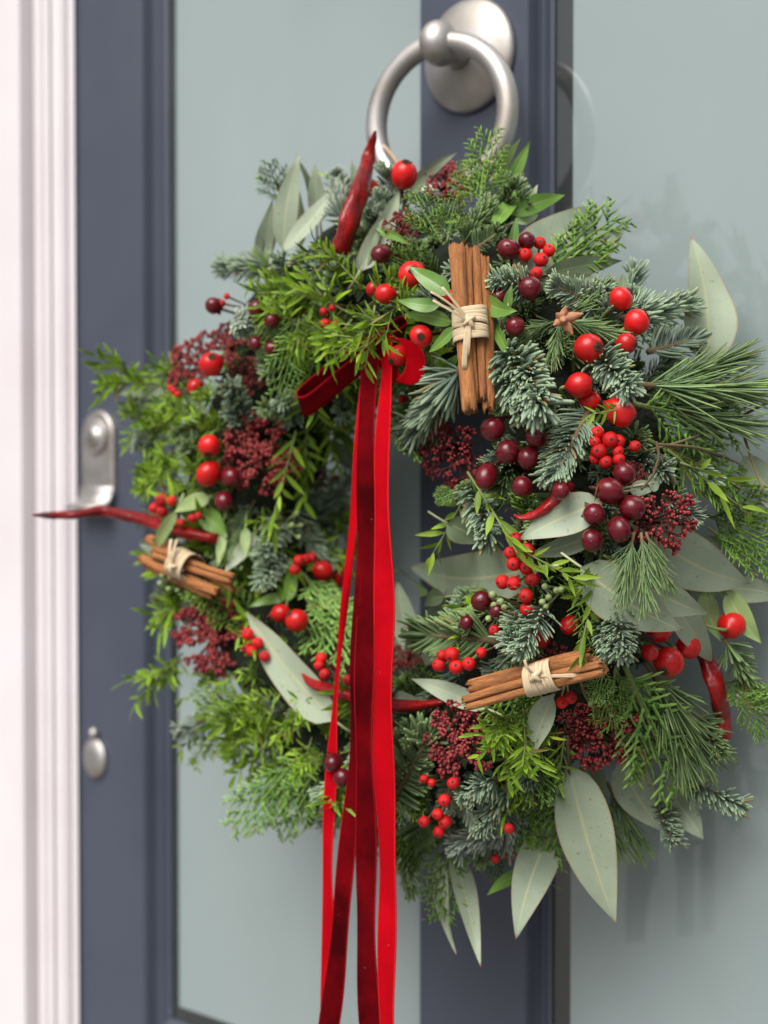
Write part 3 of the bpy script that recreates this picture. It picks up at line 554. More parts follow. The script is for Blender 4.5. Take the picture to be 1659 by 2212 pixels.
# ---- filling greenery, tucked in low all over the ring
def uv_of(p):
    q = p-CAM; d = float(np.dot(q, cam_v)); return CU+F_U*np.dot(q, cam_r)/d, CV-F_U*np.dot(q, cam_u)/d
made = 0; tries = 0
while made < 480 and tries < 9000:
    tries += 1
    A = random.uniform(0, 2*PI); B = random.uniform(0, 2*PI)
    rad = np.array([math.cos(A), 0, math.sin(A)]); out = rad*math.cos(B)+np.array([0, 1, 0])*math.sin(B)
    c = WC+rad*WR; p = c+out*(Wr-random.uniform(.012, .028))
    if np.dot(out, to_cam(p)) < -.15 or p[1] > -.02: continue
    tang = np.cross(out, np.cross(np.array([0, 1, 0]), rad)); tg = np.cross(np.array([0, 1., 0]), rad)
    d = nrm(tg*random.uniform(-.6, 1.0)+out*random.uniform(.35, .9)+rad*random.uniform(-.1, .55)+rng.normal(0, .25, 3))
    u, v = uv_of(p)
    if u < 780: kind = random.choices(['leaf', 'blue', 'green', 'cyp', 'gflat', 'lime'], [52, 13, 14, 12, 5, 4])[0]
    else: kind = random.choices(['leaf', 'blue', 'green', 'cyp', 'gflat', 'bflat', 'pine'], [8, 24, 18, 20, 12, 12, 6])[0]
    L = {'leaf': .052, 'lime': .05, 'cyp': .058, 'pine': .07}.get(kind, .046)*random.uniform(.8, 1.2)
    tip = p+d*L
    if tip[1] > -.008: tip[1] = -.008
    # keep the hole and the hanging ribbons clear
    ex_ = tube_dist(tip)-Wr
    if ex_ > .024: tip = p+(tip-p)*.6
    if np.hypot(tip[0]-WC[0], tip[2]-WC[2]) < WR-Wr-.012: continue
    if crowded(*uv_of(tip)) or crowded(u, v):
        p = c+out*(Wr-.030); tip = p+(tip-p)*.62
        if tube_dist(tip) > Wr-.008: tip = p+nrm(tip-p)*.02
    sprig(kind, p, tip); made += 1

# ---- placed greenery: (kind, base u, v, tip u, v, lift of base, lift of tip)
SP = [
 # cypress
 ('cyp', 1035, 450, 1062, 283, .0, .01), ('cyp', 1055, 440, 1120, 375, .0, .005), ('cyp', 1020, 440, 1010, 350, 0, .0), ('cyp', 955, 525, 892, 415, .01, .022), ('cyp', 965, 525, 990, 420, .012, .022),
 ('cyp', 1180, 590, 1335, 468, .006, .018), ('cypb', 648, 690, 603, 852, .02, .03), ('cypb', 640, 690, 555, 760, .016, .022), ('cypb', 655, 695, 650, 800, .016, .02),
 ('cypb', 912, 800, 848, 892, .014, .02), ('cypb', 905, 860, 885, 975, .012, .018), ('cyp', 940, 780, 920, 840, .0, .01), ('cypb', 1370, 872, 1592, 930, .012, .02), ('cyp', 1400, 950, 1600, 1060, .0, .01),
 ('cyp', 1520, 1110, 1690, 1190, -.005, .005), ('cyp', 1500, 1060, 1680, 1110, -.01, .0), ('cyp', 1530, 1140, 1665, 1240, -.01, .0), ('cypb', 1350, 1440, 1468, 1712, .016, .022), ('cypb', 1330, 1450, 1415, 1640, .014, .02), ('cypb', 1400, 1470, 1455, 1600, .01, .016), ('cypb', 1305, 1440, 1288, 1520, .02, .03), ('cyp', 1330, 1440, 1312, 1580, .02, .024),
 ('cyp', 1255, 1250, 1330, 1430, .014, .022), ('cyp', 1250, 1690, 1172, 1868, .006, .012), ('cyp', 1230, 1660, 1130, 1760, .0, .008), ('cyp', 985, 1800, 948, 1990, -.005, .0), ('cyp', 1060, 1830, 1085, 1905, -.01, .0), ('cypb', 640, 1640, 505, 1790, .0, .008), ('cypb', 690, 1650, 600, 1795, .0, .008), ('cypb', 660, 1640, 560, 1720, .0, .008),
 ('cypb', 655, 1240, 765, 1380, .0, .012), ('cypb', 660, 1290, 760, 1440, .0, .01), ('cypb', 620, 450, 578, 348, -.01, -.01), ('cyp', 1590, 1500, 1690, 1590, -.01, .0), ('cyp', 1560, 1470, 1660, 1530, -.012, -.005), ('cypb', 990, 1060, 940, 1080, .0, .0),
 # noble fir, blue
 ('blue', 590, 575, 468, 585, .0, .02), ('blue', 585, 670, 505, 720, .006, .024), ('frost', 540, 700, 500, 690, .012, .03), ('blue', 530, 925, 490, 815, .0, .018), ('green', 640, 880, 555, 880, .0, .02), ('blue', 760, 850, 725, 905, -.005, .012), ('blue', 640, 900, 600, 850, .0, .02),
 ('blue', 1000, 790, 895, 945, .012, .026), ('blue', 1150, 618, 1048, 603, .014, .028), ('blue', 1085, 745, 1195, 905, .012, .040), ('blue', 1130, 760, 1170, 880, .012, .040), ('blue', 1080, 800, 1150, 900, .012, .034), ('blue', 1290, 760, 1375, 860, .012, .034), ('bflat', 1275, 880, 1190, 1055, .012, .028), ('blue', 1240, 930, 1170, 1050, .012, .026),
 ('blue', 1340, 690, 1495, 655, .006, .014), ('bflat', 1300, 660, 1180, 610, .01, .018), ('blue', 1230, 640, 1330, 625, .008, .016), ('bflat', 1400, 760, 1510, 735, .006, .012), ('blue', 1180, 1310, 1115, 1428, .012, .036), ('blue', 1130, 1330, 1100, 1400, .012, .034), ('gflat', 1085, 1385, 903, 1368, .012, .020), ('blue', 1330, 1300, 1350, 1430, .012, .040), ('blue', 1300, 1330, 1330, 1420, .012, .034),
 ('blue', 1430, 1070, 1515, 1130, .004, .016), ('blue', 1020, 1050, 1072, 1180, -.002, .014), ('green', 1030, 1090, 1000, 1040, -.004, .01), ('green', 1470, 1240, 1565, 1265, -.002, .006), ('blue', 610, 1125, 560, 1215, .002, .018), ('blue', 600, 1190, 555, 1270, .004, .02), ('frost', 455, 1560, 378, 1585, -.008, -.004), ('frost', 730, 1730, 700, 1790, -.004, .01),
 ('green', 885, 1780, 890, 1945, -.006, .004), ('frost', 1125, 1765, 968, 1835, .006, .018), ('frost', 1080, 1740, 1100, 1830, .004, .014), ('blue', 1080, 1680, 985, 1725, .006, .018), ('blue', 1100, 1700, 1040, 1790, .004, .016), ('gflat', 850, 1730, 945, 1565, .004, .012), ('gflat', 850, 1660, 905, 1560, .0, .008), ('gflat', 930, 1770, 850, 1830, .0, .006),
 ('blue', 1480, 1690, 1620, 1738, -.006, .0), ('green', 1565, 1380, 1640, 1515, -.006, .002), ('green', 1510, 1540, 1560, 1650, -.01, -.004), ('blue', 1420, 1730, 1445, 1830, -.01, -.006), ('frost', 745, 440, 718, 365, -.004, .004), ('frost', 740, 480, 735, 405, .0, .008), ('green', 1000, 530, 1062, 430, .002, .012), ('green', 1020, 540, 1090, 500, .004, .012), ('frost', 330, 960, 285, 950, .0, .006),
 ('blue', 1180, 1640, 1120, 1700, .0, .014), ('blue', 1020, 1290, 985, 1330, -.002, .01),
 # pine
 ('pine', 1370, 830, 1690, 850, .010, .016), ('pine', 1400, 840, 1650, 760, .006, .012), ('pine', 1400, 870, 1680, 930, .004, .008), ('pine', 1370, 1150, 1335, 1325, .034, .046), ('pine', 1385, 1150, 1400, 1335, .034, .046), ('pine', 1395, 1150, 1455, 1295, .034, .044), ('pine', 1395, 1430, 1560, 1680, .006, .012), ('pine', 1410, 1450, 1500, 1720, .004, .010), ('pine', 1280, 1680, 1350, 1870, -.004, .002), ('pine', 1310, 1690, 1400, 1860, -.006, .0),
 ('pine', 1215, 690, 1330, 600, .010, .020), ('pine', 1215, 690, 1380, 740, .010, .016), ('pine', 1210, 690, 1100, 740, .010, .018), ('pine', 1210, 690, 1190, 800, .012, .022), ('pine', 550, 1080, 490, 1210, .0, .008), ('pine', 380, 1110, 290, 1130, .0, .0),
 # leafy sprigs
 ('leaf', 335, 845, 205, 755, .0, .0), ('leaf', 335, 830, 215, 825, .0, .0), ('lime', 640, 930, 580, 1160, .016, .026), ('lime', 690, 880, 730, 1000, .004, .008), ('lime', 1015, 1050, 935, 1215, .0, .004), ('lime', 1010, 1020, 1140, 1215, .016, .03), ('lime', 1110, 1180, 1260, 1260, .026, .034), ('lime', 1300, 1190, 1245, 1430, .022, .034), ('lime', 1330, 1200, 1230, 1290, .022, .03), ('lime', 1440, 970, 1610, 1110, .014, .022), ('lime', 1470, 1000, 1610, 1050, .014, .02), ('lime', 1350, 880, 1270, 900, .026, .036),
 ('leaf', 1140, 1530, 1100, 1690, .012, .026), ('leaf', 1120, 1550, 1030, 1640, .014, .026), ('leaf', 1150, 1540, 1180, 1650, .012, .024), ('leaf', 1110, 1530, 1060, 1620, .014, .03), ('leaf', 1130, 1530, 1140, 1660, .014, .03), ('leaf', 1100, 1540, 1085, 1600, .014, .03), ('lime', 1220, 1590, 1195, 1740, .012, .016), ('leaf', 395, 1410, 295, 1535, .0, -.004), ('leaf', 400, 1420, 320, 1500, .0, .0),
 ('leaf', 760, 680, 620, 600, .016, .026), ('leaf', 780, 620, 700, 530, .014, .022), ('leaf', 800, 660, 860, 590, .014, .02), ('leaf', 820, 680, 720, 790, .022, .034), ('leaf', 810, 660, 790, 800, .024, .034), ('leaf', 760, 690, 690, 780, .018, .03), ('leaf', 700, 690, 630, 740, .018, .028), ('leaf', 850, 660, 900, 640, .018, .026), ('leaf', 640, 640, 540, 620, .014, .022), 
 ('leaf', 880, 650, 770, 720, .024, .034), ('leaf', 650, 700, 560, 660, .016, .026), ('leaf', 690, 730, 660, 860, .018, .026),
]
for i in range(44):     # left flank and lower left, thick with narrow leaves
    a = random.uniform(0, 1); u = random.uniform(330, 470); v = random.uniform(820, 1090)
    SP.append((random.choice(['leaf', 'leaf', 'leaf', 'lime']), u, v, u-random.uniform(20, 80), v+random.uniform(-70, 60), .002, random.uniform(.008, .02)))
for i in range(34):
    u = random.uniform(430, 730); v = random.uniform(1440, 1640)
    SP.append((random.choice(['leaf', 'leaf', 'leaf', 'lime']), u, v, u-random.uniform(10, 80), v+random.uniform(-10, 90), .002, random.uniform(.008, .018)))
NP = len(SP)-78
for q_, (kd, u0, v0, u1, v1, l0, l1) in enumerate(SP):
    if q_ >= NP and crowded(u1, v1): continue
    b0 = on(u0, v0, l0); t0 = on(u1, v1, l1)
    sprig(kd, b0, t0, wide=max(1.0, (.050/np.linalg.norm(t0-b0))**.8)*1.22 if kd in ('blue', 'bflat', 'gflat', 'frost') else None)

# ------------------------------------------------------------------ broad leaves
def leaf(name, u0, v0, u1, v1, wu, mat, l0=.012, l1=.016, bend=.08, roll=0.0, twist=0.0, fold=.12, pw=(.56, 1.08), stem=True):
    b0, t0 = on(u0, v0, l0), on(u1, v1, l1); L = np.linalg.norm(t0-b0); W = wu*per_unit((b0+t0)/2)
    a, c = pw; mx = (a/(a+c))**a*(c/(a+c))**c
    s = np.linspace(0, 1, 13); wf = s**a*(1-s)**c/mx; wf[-1] = .0; wf[0] = .04
    x = np.array([-1, -.62, -.25, 0, .25, .62, 1]); g = np.zeros((13, 7, 3)); K = np.zeros((13, 7, 3)); rv = random.random()
    wav = random.uniform(0, 6); side = random.uniform(-.06, .06); bend *= random.uniform(.6, 1.9); fold *= random.uniform(.6, 2.4); twist *= random.uniform(.5, 2.2)
    for i in range(13):
        tw = twist*(s[i]-.4); hw_ = .5*W*wf[i]
        X = x*hw_; Y = fold*np.abs(x)**1.4*hw_-bend*L*(s[i]-s[i]**2*1.0)*-1+.018*W*np.sin(11*s[i]+wav)*np.abs(x)*np.sign(x)*2
        g[i, :, 0] = X*math.cos(tw)-Y*math.sin(tw)+side*L*math.sin(PI*s[i]); g[i, :, 1] = X*math.sin(tw)+Y*math.cos(tw); g[i, :, 2] = L*s[i]
        K[i, :, 0] = rv; K[i, :, 1] = s[i]; K[i, :, 2] = np.abs(x)
    mb = MB(); grid(mb, g, K)
    if stem:
        q = np.linspace(0, 1, 4); tube(mb, np.stack([0*q, -.006*q**2-.0002, -.014*q+.003], -1), .0007, 5, rv)
        mb.K[-1][:, 1] = .3; mb.K[-1][:, 2] = 0
    m_ = mb.mesh(name, mat); o = obj(name, m_, wreath, place(b0, t0, to_cam(b0)*.85+tube_out(b0)[0]*.25, L, roll))
    return o
for a_ in LV:
    leaf(*a_)

# ------------------------------------------------------------------ fruits
def sdir(du, dv, dc, p): return nrm(cam_r*du+cam_u*dv+to_cam(p)*dc)
def orient(p, d, scale, roll=0.0):
    q = Vector(d).to_track_quat('Z', 'Y').to_matrix().to_4x4()
    return Matrix.Translation(Vector(p)-WREATH_AT) @ q @ Matrix.Rotation(roll, 4, 'Z') @ Matrix.Diagonal((scale, scale, scale, 1))
HIP = []
for i in range(3):
    g = np.random.default_rng(100+i); ph = g.uniform(0, 6, 4); el = [1.0, 1.06, .95][i]
    pr = []
    for a in np.linspace(0, PI*.955, 17):
        r = math.sin(a)**.94; z = -math.cos(a)*el
        if a < .75: r = max(r*.92, .10+.10*a); z -= .16*(1-a/.75)**2
        pr.append((max(r, .03), z))
    pr.append((.12, pr[-1][1]-.05))
    mb = MB(); lathe(mb, pr, 22, g.random(), lambda x, t_: 1+.022*math.sin(2*x+ph[0])+.016*math.sin(5*x+ph[1])*t_+.012*math.sin(3*x+ph[2]))
    body = mb.mesh('rose_hip', M['hip'])
    cb = MB(); n = 70; O = np.stack([.15*g.normal(0, 1, n), .15*g.normal(0, 1, n), np.full(n, el*.90)], -1)
    D = np.stack([g.normal(0, .7, n), g.normal(0, .7, n), np.ones(n)], -1)
    needles(cb, O, D, g.normal(0, 1, (n, 3)), .17*g.uniform(.5, 1.5, n), .05, .03, .4, g.random(n))
    lathe(cb, [(.36, el*.86), (.34, el*.99), (.20, el*1.03), (.06, el*.95)], 12, .2, lambda x, t_: 1+.12*math.sin(5*x+ph[3]))
    HIP.append((body, cb.mesh('calyx', M['calyx'])))
def stem_tube(p, start, r, mat, name, parent, parent_M, steps=7, to=None):
    """stalk from start (world) bending down into the wreath's body"""
    c = tube_out(p)[1] if to is None else to
    end = start+(c-start)*min(1, .04/(np.linalg.norm(c-start)+1e-6)); q = np.linspace(0, 1, steps)[:, None]
    mid = start+(start-p)*.9
    P = (1-q)**2*start+2*q*(1-q)*mid+q*q*end
    I = np.array(parent_M.inverted()); PW = P-np.array(WREATH_AT)
    PL = PW@I[:3, :3].T+I[:3, 3]; sc = np.linalg.norm(I[:3, 0])
    mb = MB(); tube(mb, PL, np.linspace(r*sc*1.3, r*sc, steps), 6); return obj(name, mb.mesh(name, mat), parent)
def hip(u, v, ru, du, dv, dc, lift=.022):
    p = on(u, v, lift); r = ru*per_unit(p)*.99; d = sdir(du, dv, dc, p); i = random.randrange(3)
    M_ = orient(p, d, r, random.uniform(0, 6)) @ Matrix.Diagonal((random.uniform(.93, 1.05), random.uniform(.93, 1.05), random.uniform(.9, 1.1), 1)); o = obj('rose_hip', HIP[i][0], wreath, M_); obj('calyx', HIP[i][1], o)
    stem_tube(p, p-d*r*1.08, .0008, M['green_stem'] if random.random() < .4 else M['stalk'], 'stem', o, M_)
for a_ in [(1342, 645, 28, .7, .6, .1), (1376, 695, 28, .8, .45, .2), (1353, 742, 23, .8, -.1, .4), (1272, 752, 32, .6, .05, .8), (1252, 832, 30, .9, .1, .3), (1275, 865, 22, .9, -.1, .2, .014), (1340, 890, 33, .6, -.4, .35), (890, 592, 30, .1, .3, .85), (832, 635, 23, -.9, -.1, -.2), (910, 726, 26, -.05, -.05, 1), (860, 768, 24, -.6, -.5, .5, .018), (456, 787, 27, .05, .55, .75), (452, 963, 25, -.1, -.7, .5), (450, 1024, 27, -.5, -.7, -.1), (873, 378, 30, .1, .75, .55, .016), (800, 407, 20, -.6, .5, -.2, .006), (641, 1341, 27, -.65, .6, .35), (607, 1325, 22, .6, .1, -.2, .016), (697, 1233, 22, .1, .9, -.2, .004), (730, 1243, 26, .1, .8, .3, .002), (1580, 1350, 31, .2, .2, -.6, .004), (1445, 1430, 33, -.3, -.5, .5, .014), (1487, 1398, 28, .3, .4, -.6, .010), (1425, 1358, 30, .3, .4, -.6, .006), (1404, 1410, 19, -.4, .3, -.5, .012), (975, 643, 18, .3, .4, -.5, .016), (421, 835, 18, .3, .4, -.5, .01), (806, 625, 16, .3, .7, .4, .014), (1170, 1380, 20, .3, .3, -.5, .006), (1230, 1350, 22, .3, .3, -.5, .0), (1100, 1840, 18, .2, .2, -.5, .0)]:
    hip(*a_)
HYP = []
for i in range(3):
    g = np.random.default_rng(120+i); ph = g.uniform(0, 6, 3); el = [1.05, .98, 1.12][i]
    pr = [(max(.05, math.sin(a)**.86), -math.cos(a)*el) for a in np.linspace(.08, PI*.965, 16)]+[(.055, el*1.0), (.05, el*1.07), (.02, el*1.11)]
    mb = MB(); lathe(mb, pr, 26, g.random(), lambda x, t_: 1-.055*abs(math.cos(1.5*x+ph[0]))**9*(.3+t_)+.015*math.sin(2*x+ph[1]))
    sb = MB(); n = 5; A = np.arange(n)*2*PI/n+ph[2]
    O = np.stack([.2*np.cos(A), .2*np.sin(A), np.full(n, -el*.98)], -1); D = np.stack([np.cos(A), np.sin(A), np.full(n, .10)], -1)
    leaflets(sb, O, D, np.stack([-np.cos(A)*.3, -np.sin(A)*.3, np.full(n, 1.)], -1), np.full(n, .95)*g.uniform(.8, 1.1, n), np.full(n, .62), g, -.35)
    HYP.append((mb.mesh('hypericum_berry', M['hyper']), sb.mesh('sepals', M['sepal'])))
def hyper(u, v, ru, du=None, dv=None, dc=None, lift=.022):
    p = on(u, v, lift); r = ru*per_unit(p)*.98
    if du is None: du, dv, dc = random.uniform(-.5, .5), random.uniform(-.6, .2), .75
    d = sdir(du, dv, dc, p); i = random.randrange(3); M_ = orient(p, d, r, random.uniform(0, 6)) @ Matrix.Diagonal((random.uniform(.92, 1.04), random.uniform(.92, 1.04), random.uniform(.9, 1.1), 1))
    o = obj('hypericum_berry', HYP[i][0], wreath, M_); obj('sepals', HYP[i][1], o)
    stem_tube(p, p-d*r*1.0, .0007, M['stalk'], 'stem', o, M_)
for a_ in [(1098, 538, 24, -.1, .3, .9), (1138, 520, 21, .2, .4, .8), (1113, 705, 23, .1, .0, 1), (1145, 622, 26), (1076, 640, 20), (823, 548, 22, -.4, -.2, .7), (462, 660, 19), (555, 667, 20), (587, 692, 18), (552, 742, 17), (588, 752, 18), (1064, 926, 28, -.3, -.6, .5), (1098, 977, 29, -.6, -.2, .6), (1142, 990, 25, -.1, -.7, .5), (1050, 1029, 26, -.2, -.7, .4), (1129, 1051, 25, .0, -.8, .4), (1157, 945, 23, .1, -.3, .8), (1212, 1059, 22, .1, -.2, 1, .030), (1317, 1061, 31, .9, -.2, .2, .030), (1349, 1022, 26, .6, .6, .3, .026), (1366, 1097, 28, .5, -.3, .6, .030), (1283, 1111, 26, .2, -.1, 1, .030), (1338, 1144, 28, .3, -.6, .6, .034), (1279, 1168, 26, -.1, -.1, .9, .030), (483, 1082, 22), (497, 1030, 22), (1040, 1298, 25), (720, 1647, 20), (740, 1680, 22), (1072, 1320, 16), (1008, 1345, 16), (1190, 1480, 18)]:
    hyper(*a_)
ILX = []
for i in range(3):
    g = np.random.default_rng(140+i); ph = g.uniform(0, 6, 3)
    mb = MB(); lathe(mb, [(max(.03, math.sin(a)), -math.cos(a)*(1 if a < 2.9 else .97)) for a in np.linspace(.03, PI-.03, 15)], 18, g.random(), lambda x, t_: 1+.02*math.sin(2*x+ph[0])+.015*math.sin(4*x+ph[1]))
    ILX.append(mb.mesh('red_berry', M['ilex']))
TW = []   # berry twigs
def ilex(group, lift=.020, jit=.8):
    pts = []
    for u, v, ru in group:
        p = on(u, v, lift+random.uniform(-.002, .003)); r = ru*per_unit(p); pts.append((p, r))
    cen = sum(p for p, r in pts)/len(pts); root = tube_out(cen)[1]*.35+cen*.65
    for p, r in pts:
        d = nrm(to_cam(p)*.7+nrm(p-root)*.7+rng.normal(0, .3, 3)); M_ = orient(p, d, r, random.uniform(0, 6))
        o = obj('red_berry', random.choice(ILX), wreath, M_)
        stem_tube(p, p-d*r, .0005, M['twig'], 'stem', o, M_, 5, to=root)
for g_ in [[(1166, 525, 14), (1186, 541, 14), (1135, 550, 15), (1169, 561, 16), (1159, 590, 14)], [(1294, 975, 18), (1318, 950, 18), (1336, 953, 15), (1308, 998, 15), (1337, 992, 14), (1372, 964, 13), (1285, 955, 13), (1284, 992, 12), (1335, 975, 13), (1290, 935, 15)],
           [(1115, 1165, 16), (1103, 1195, 15), (1138, 1188, 17), (1110, 1218, 16), (1138, 1225, 17), (1086, 1257, 16), (1110, 1260, 16), (1151, 1251, 16)], [(1136, 1287, 16), (1139, 1316, 16)], [(349, 1079, 14), (371, 1082, 11), (333, 1098, 12), (350, 1104, 13)], [(390, 1130, 10), (415, 1120, 10), (428, 1115, 9)], [(535, 1370, 14), (532, 1400, 11), (544, 1407, 12), (556, 1389, 13), (572, 1418, 12)],
           [(694, 1422, 13), (689, 1437, 12), (701, 1456, 12), (752, 1469, 12)], [(646, 1211, 13), (659, 1209, 12), (674, 1205, 12), (637, 1231, 12)], [(948, 1437, 15), (986, 1441, 16), (1013, 1434, 15), (976, 1414, 17), (955, 1415, 12)], [(979, 1692, 14), (960, 1729, 14), (916, 1775, 13), (946, 1759, 13), (961, 1775, 15), (948, 1797, 13), (916, 1683, 10), (932, 1691, 9)],
           [(1214, 1517, 14), (1233, 1507, 14)], [(699, 673, 9), (703, 698, 11), (718, 665, 8), (725, 700, 8)], [(869, 862, 10)], [(375, 845, 8), (383, 852, 7), (368, 838, 7)], [(490, 640, 7), (480, 655, 8)], [(1068, 1362, 13), (1040, 1410, 12)], [(1100, 1790, 12), (1070, 1855, 10)]]:
    ilex(g_)
# eucalyptus seed pods
mb = MB(); lathe(mb, [(.10, -1.6), (.2, -1.2), (.62, -.75), (.95, -.1), (1, .35), (.8, .85), (.45, 1.0), (.2, 1.25), (.03, 1.45)], 12); POD = mb.mesh('seed_pod', M['pod'])
for g_ in [[(1065, 1285, 10), (1082, 1300, 10), (1068, 1308, 10), (1072, 1328, 10), (1056, 1336, 9), (1091, 1342, 10), (1090, 1312, 9)], [(1178, 1267, 9), (1202, 1275, 9), (1185, 1290, 9), (1212, 1273, 9), (1172, 1300, 9), (1180, 1310, 8)], [(352, 1243, 8), (347, 1260, 8), (368, 1247, 6), (365, 1272, 7), (383, 1275, 6)], [(640, 1110, 8), (630, 1135, 8), (650, 1135, 7), (645, 1160, 7)], [(1278, 1520, 9), (1320, 1543, 8), (1330, 1552, 8)]]:
    pts = [on(u, v, .022) for u, v, r in g_]; cen = sum(pts)/len(pts); root = cen*.7+tube_out(cen)[1]*.3
    for p, (u, v, r) in zip(pts, g_):
        d = nrm(nrm(p-root)+to_cam(p)*.3+cam_r*random.uniform(-.5, .5)); M_ = orient(p, d, r*per_unit(p)*.85, random.uniform(0, 6)); o = obj('seed_pod', POD, wreath, M_)
        stem_tube(p, p-d*r*per_unit(p)*1.2, .0006, M['green_stem'], 'stem', o, M_, 5, to=root)

# ------------------------------------------------------------------ skimmia: stalks > buds
def skimmia(seed, n1, n2, n3, br):
    g = np.random.default_rng(seed); st = MB(); bd = MB(); base = np.array([0, 0, -1.1])
    ico = []; k = 7; pr = [(max(.03, math.sin(a)*(1.0-.1*math.cos(a))), -math.cos(a)*1.2) for a in np.linspace(.12, PI-.12, 6)]
    for i in range(n1):
        rr = math.sqrt((i+.5)/n1)*.72; a = i*2.399+g.normal(0, .15); p1 = np.array([rr*math.cos(a), rr*math.sin(a), -.28-.25*rr*rr])
        q = np.linspace(0, 1, 5)[:, None]; tube(st, (1-q)**2*base+2*q*(1-q)*np.array([p1[0]*.35, p1[1]*.35, -.6])+q*q*p1, .036, 4, g.random(), False)
        for j in range(n2):
            d = nrm(np.array([p1[0]*.9, p1[1]*.9, .8])+g.normal(0, .45, 3)); p2 = p1+d*g.uniform(.16, .27)
            tube(st, np.stack([p1, (p1+p2)/2+g.normal(0, .015, 3), p2]), .024, 4, g.random(), False)
            for l in range(n3):
                d3 = nrm(d*.8+np.array([p2[0], p2[1], .3])*.5+g.normal(0, .55, 3)); p3 = p2+d3*g.uniform(.08, .17)
                tube(st, np.stack([p2, p3]), .016, 3, g.random(), False)
                x = nrm(np.cross(d3, [.3, .5, .8])); y = np.cross(d3, x); r = br*g.uniform(.65, 1.25); rv = g.random()
                A = np.arange(k)*2*PI/k
                V = np.concatenate([p3+d3*r*(z+1)+(np.cos(A)[:, None]*x+np.sin(A)[:, None]*y)*r*rad for rad, z in pr])
                F = [(m_*k+c, m_*k+(c+1) % k, (m_+1)*k+(c+1) % k, (m_+1)*k+c) for m_ in range(5) for c in range(k)]+[tuple(range(k-1, -1, -1)), tuple(5*k+c for c in range(k))]
                K = np.zeros((6*k, 3)); K[:, 0] = rv; K[:, 1] = np.repeat(np.linspace(0, 1, 6), k); bd.add(V, F, K)
    return st.mesh('skimmia_head', M['stalk']), bd.mesh('buds', M['bud'])
SK = [skimmia(200, 17, 4, 6, .046), skimmia(201, 20, 4, 7, .047), skimmia(202, 14, 4, 5, .044), skimmia(203, 15, 4, 5, .045)]
for u, v, ru, sx, sy, lift, kind, tilt in SKL:
    p = on(u, v, lift); r = ru*per_unit(p); d = nrm(to_cam(p)*.75+tube_out(p)[0]*.25+cam_r*tilt[0]+cam_u*tilt[1])
    M_ = orient(p, d, r*1.02, random.uniform(0, 6)) @ Matrix.Diagonal((1, 1, .75, 1))
    kk = 3 if kind == 2 and random.random() < .5 else kind
    o = obj('skimmia_head', SK[kk][0], wreath, M_); obj('buds', SK[kk][1], o, kind='stuff')

# ------------------------------------------------------------------ pine bud cluster and dry tendrils
p = on(1215, 690, .024); mb = MB()
for du, dv, dc, L in [(.9, .25, .3, 1.3), (.6, -.9, .3, 1.2), (-.5, .5, .8, .8), (-.6, -.4, .6, .9), (.2, .8, .5, .9), (.1, -.1, 1, 1.0)]:
    d = sdir(du, dv, dc, p); l = .0085*L; q = np.linspace(0, 1, 8)
    P = (p-np.array(WREATH_AT))[None]+d[None]*(l*q)[:, None]; tube(mb, P, .0024*L**.5*np.array([.5, .95, 1, .95, .85, .62, .35, .08]), 8)
obj('pine_bud', mb.mesh('pine_bud', M['pine_bud']), wreath)
for pts in [[(1690, 858, .006), (1640, 878, .008), (1560, 922, .012), (1470, 955, .012), (1390, 975, .008)], [(1597, 888, .012), (1604, 930, .012), (1622, 990, .010), (1650, 1060, .004)], [(1420, 960, .016), (1500, 965, .016), (1570, 990, .012), (1606, 1005, .004)], [(1418, 955, .02), (1424, 985, .022), (1412, 1025, .022), (1385, 1058, .018)], [(1240, 1420, .02), (1262, 1500, .02), (1290, 1545, .018), (1330, 1560, .014)], [(1226, 1590, .014), (1228, 1640, .012), (1232, 1700, .008)]]:
    P0 = np.array([on(*q) for q in pts])-np.array(WREATH_AT); n = 24; tt = np.linspace(0, len(pts)-1, n)
    P = np.stack([np.interp(tt, range(len(pts)), P0[:, i]) for i in range(3)], -1)
    for _ in range(3): P[1:-1] = (P[:-2]+2*P[1:-1]+P[2:])/4
    mb = MB(); tube(mb, P, np.linspace(.0009, .0006, n), 6); obj('dry_stem', mb.mesh('dry_stem', M['twig']), wreath)

# ------------------------------------------------------------------ chillies
def chilli(pts, rad, label):
    P0 = np.array([on(u, v, l) for u, v, l in pts])-np.array(WREATH_AT); n = 34; tt = np.linspace(0, len(pts)-1, n)
    P = np.stack([np.interp(tt, range(len(pts)), P0[:, i]) for i in range(3)], -1)
    for _ in range(4): P[1:-1] = (P[:-2]+2*P[1:-1]+P[2:])/4
    R = np.interp(tt, range(len(pts)), rad)*per_unit(on(*pts[len(pts)//2])); k = 20
    T, Nn, B = frames(P); a = np.arange(k)*2*PI/k; ph = rng.uniform(0, 6, 8); V = []
    for i in range(n):
        s = i/(n-1)*len(pts)
        m_ = 1+.09*np.sin(2*a+ph[0]+1.3*s)+.06*np.sin(3*a+ph[1]-2.2*s)+.07*np.sin(5*a+ph[2]+3*s)+.06*math.sin(5*s+ph[3])+.04*np.sin(4*a+11*s+ph[4])
        V.append(P[i]+(R[i]*m_)[:, None]*(np.cos(a)[:, None]*Nn[i]+.68*np.sin(a)[:, None]*B[i]))
    F = [(i*k+j, i*k+(j+1) % k, (i+1)*k+(j+1) % k, (i+1)*k+j) for i in range(n-1) for j in range(k)]+[tuple(range(k-1, -1, -1)), tuple((n-1)*k+j for j in range(k))]
    mb = MB(); mb.add(np.concatenate(V), F); return obj('chilli', mb.mesh('chilli', M['chilli']), wreath, None, label)
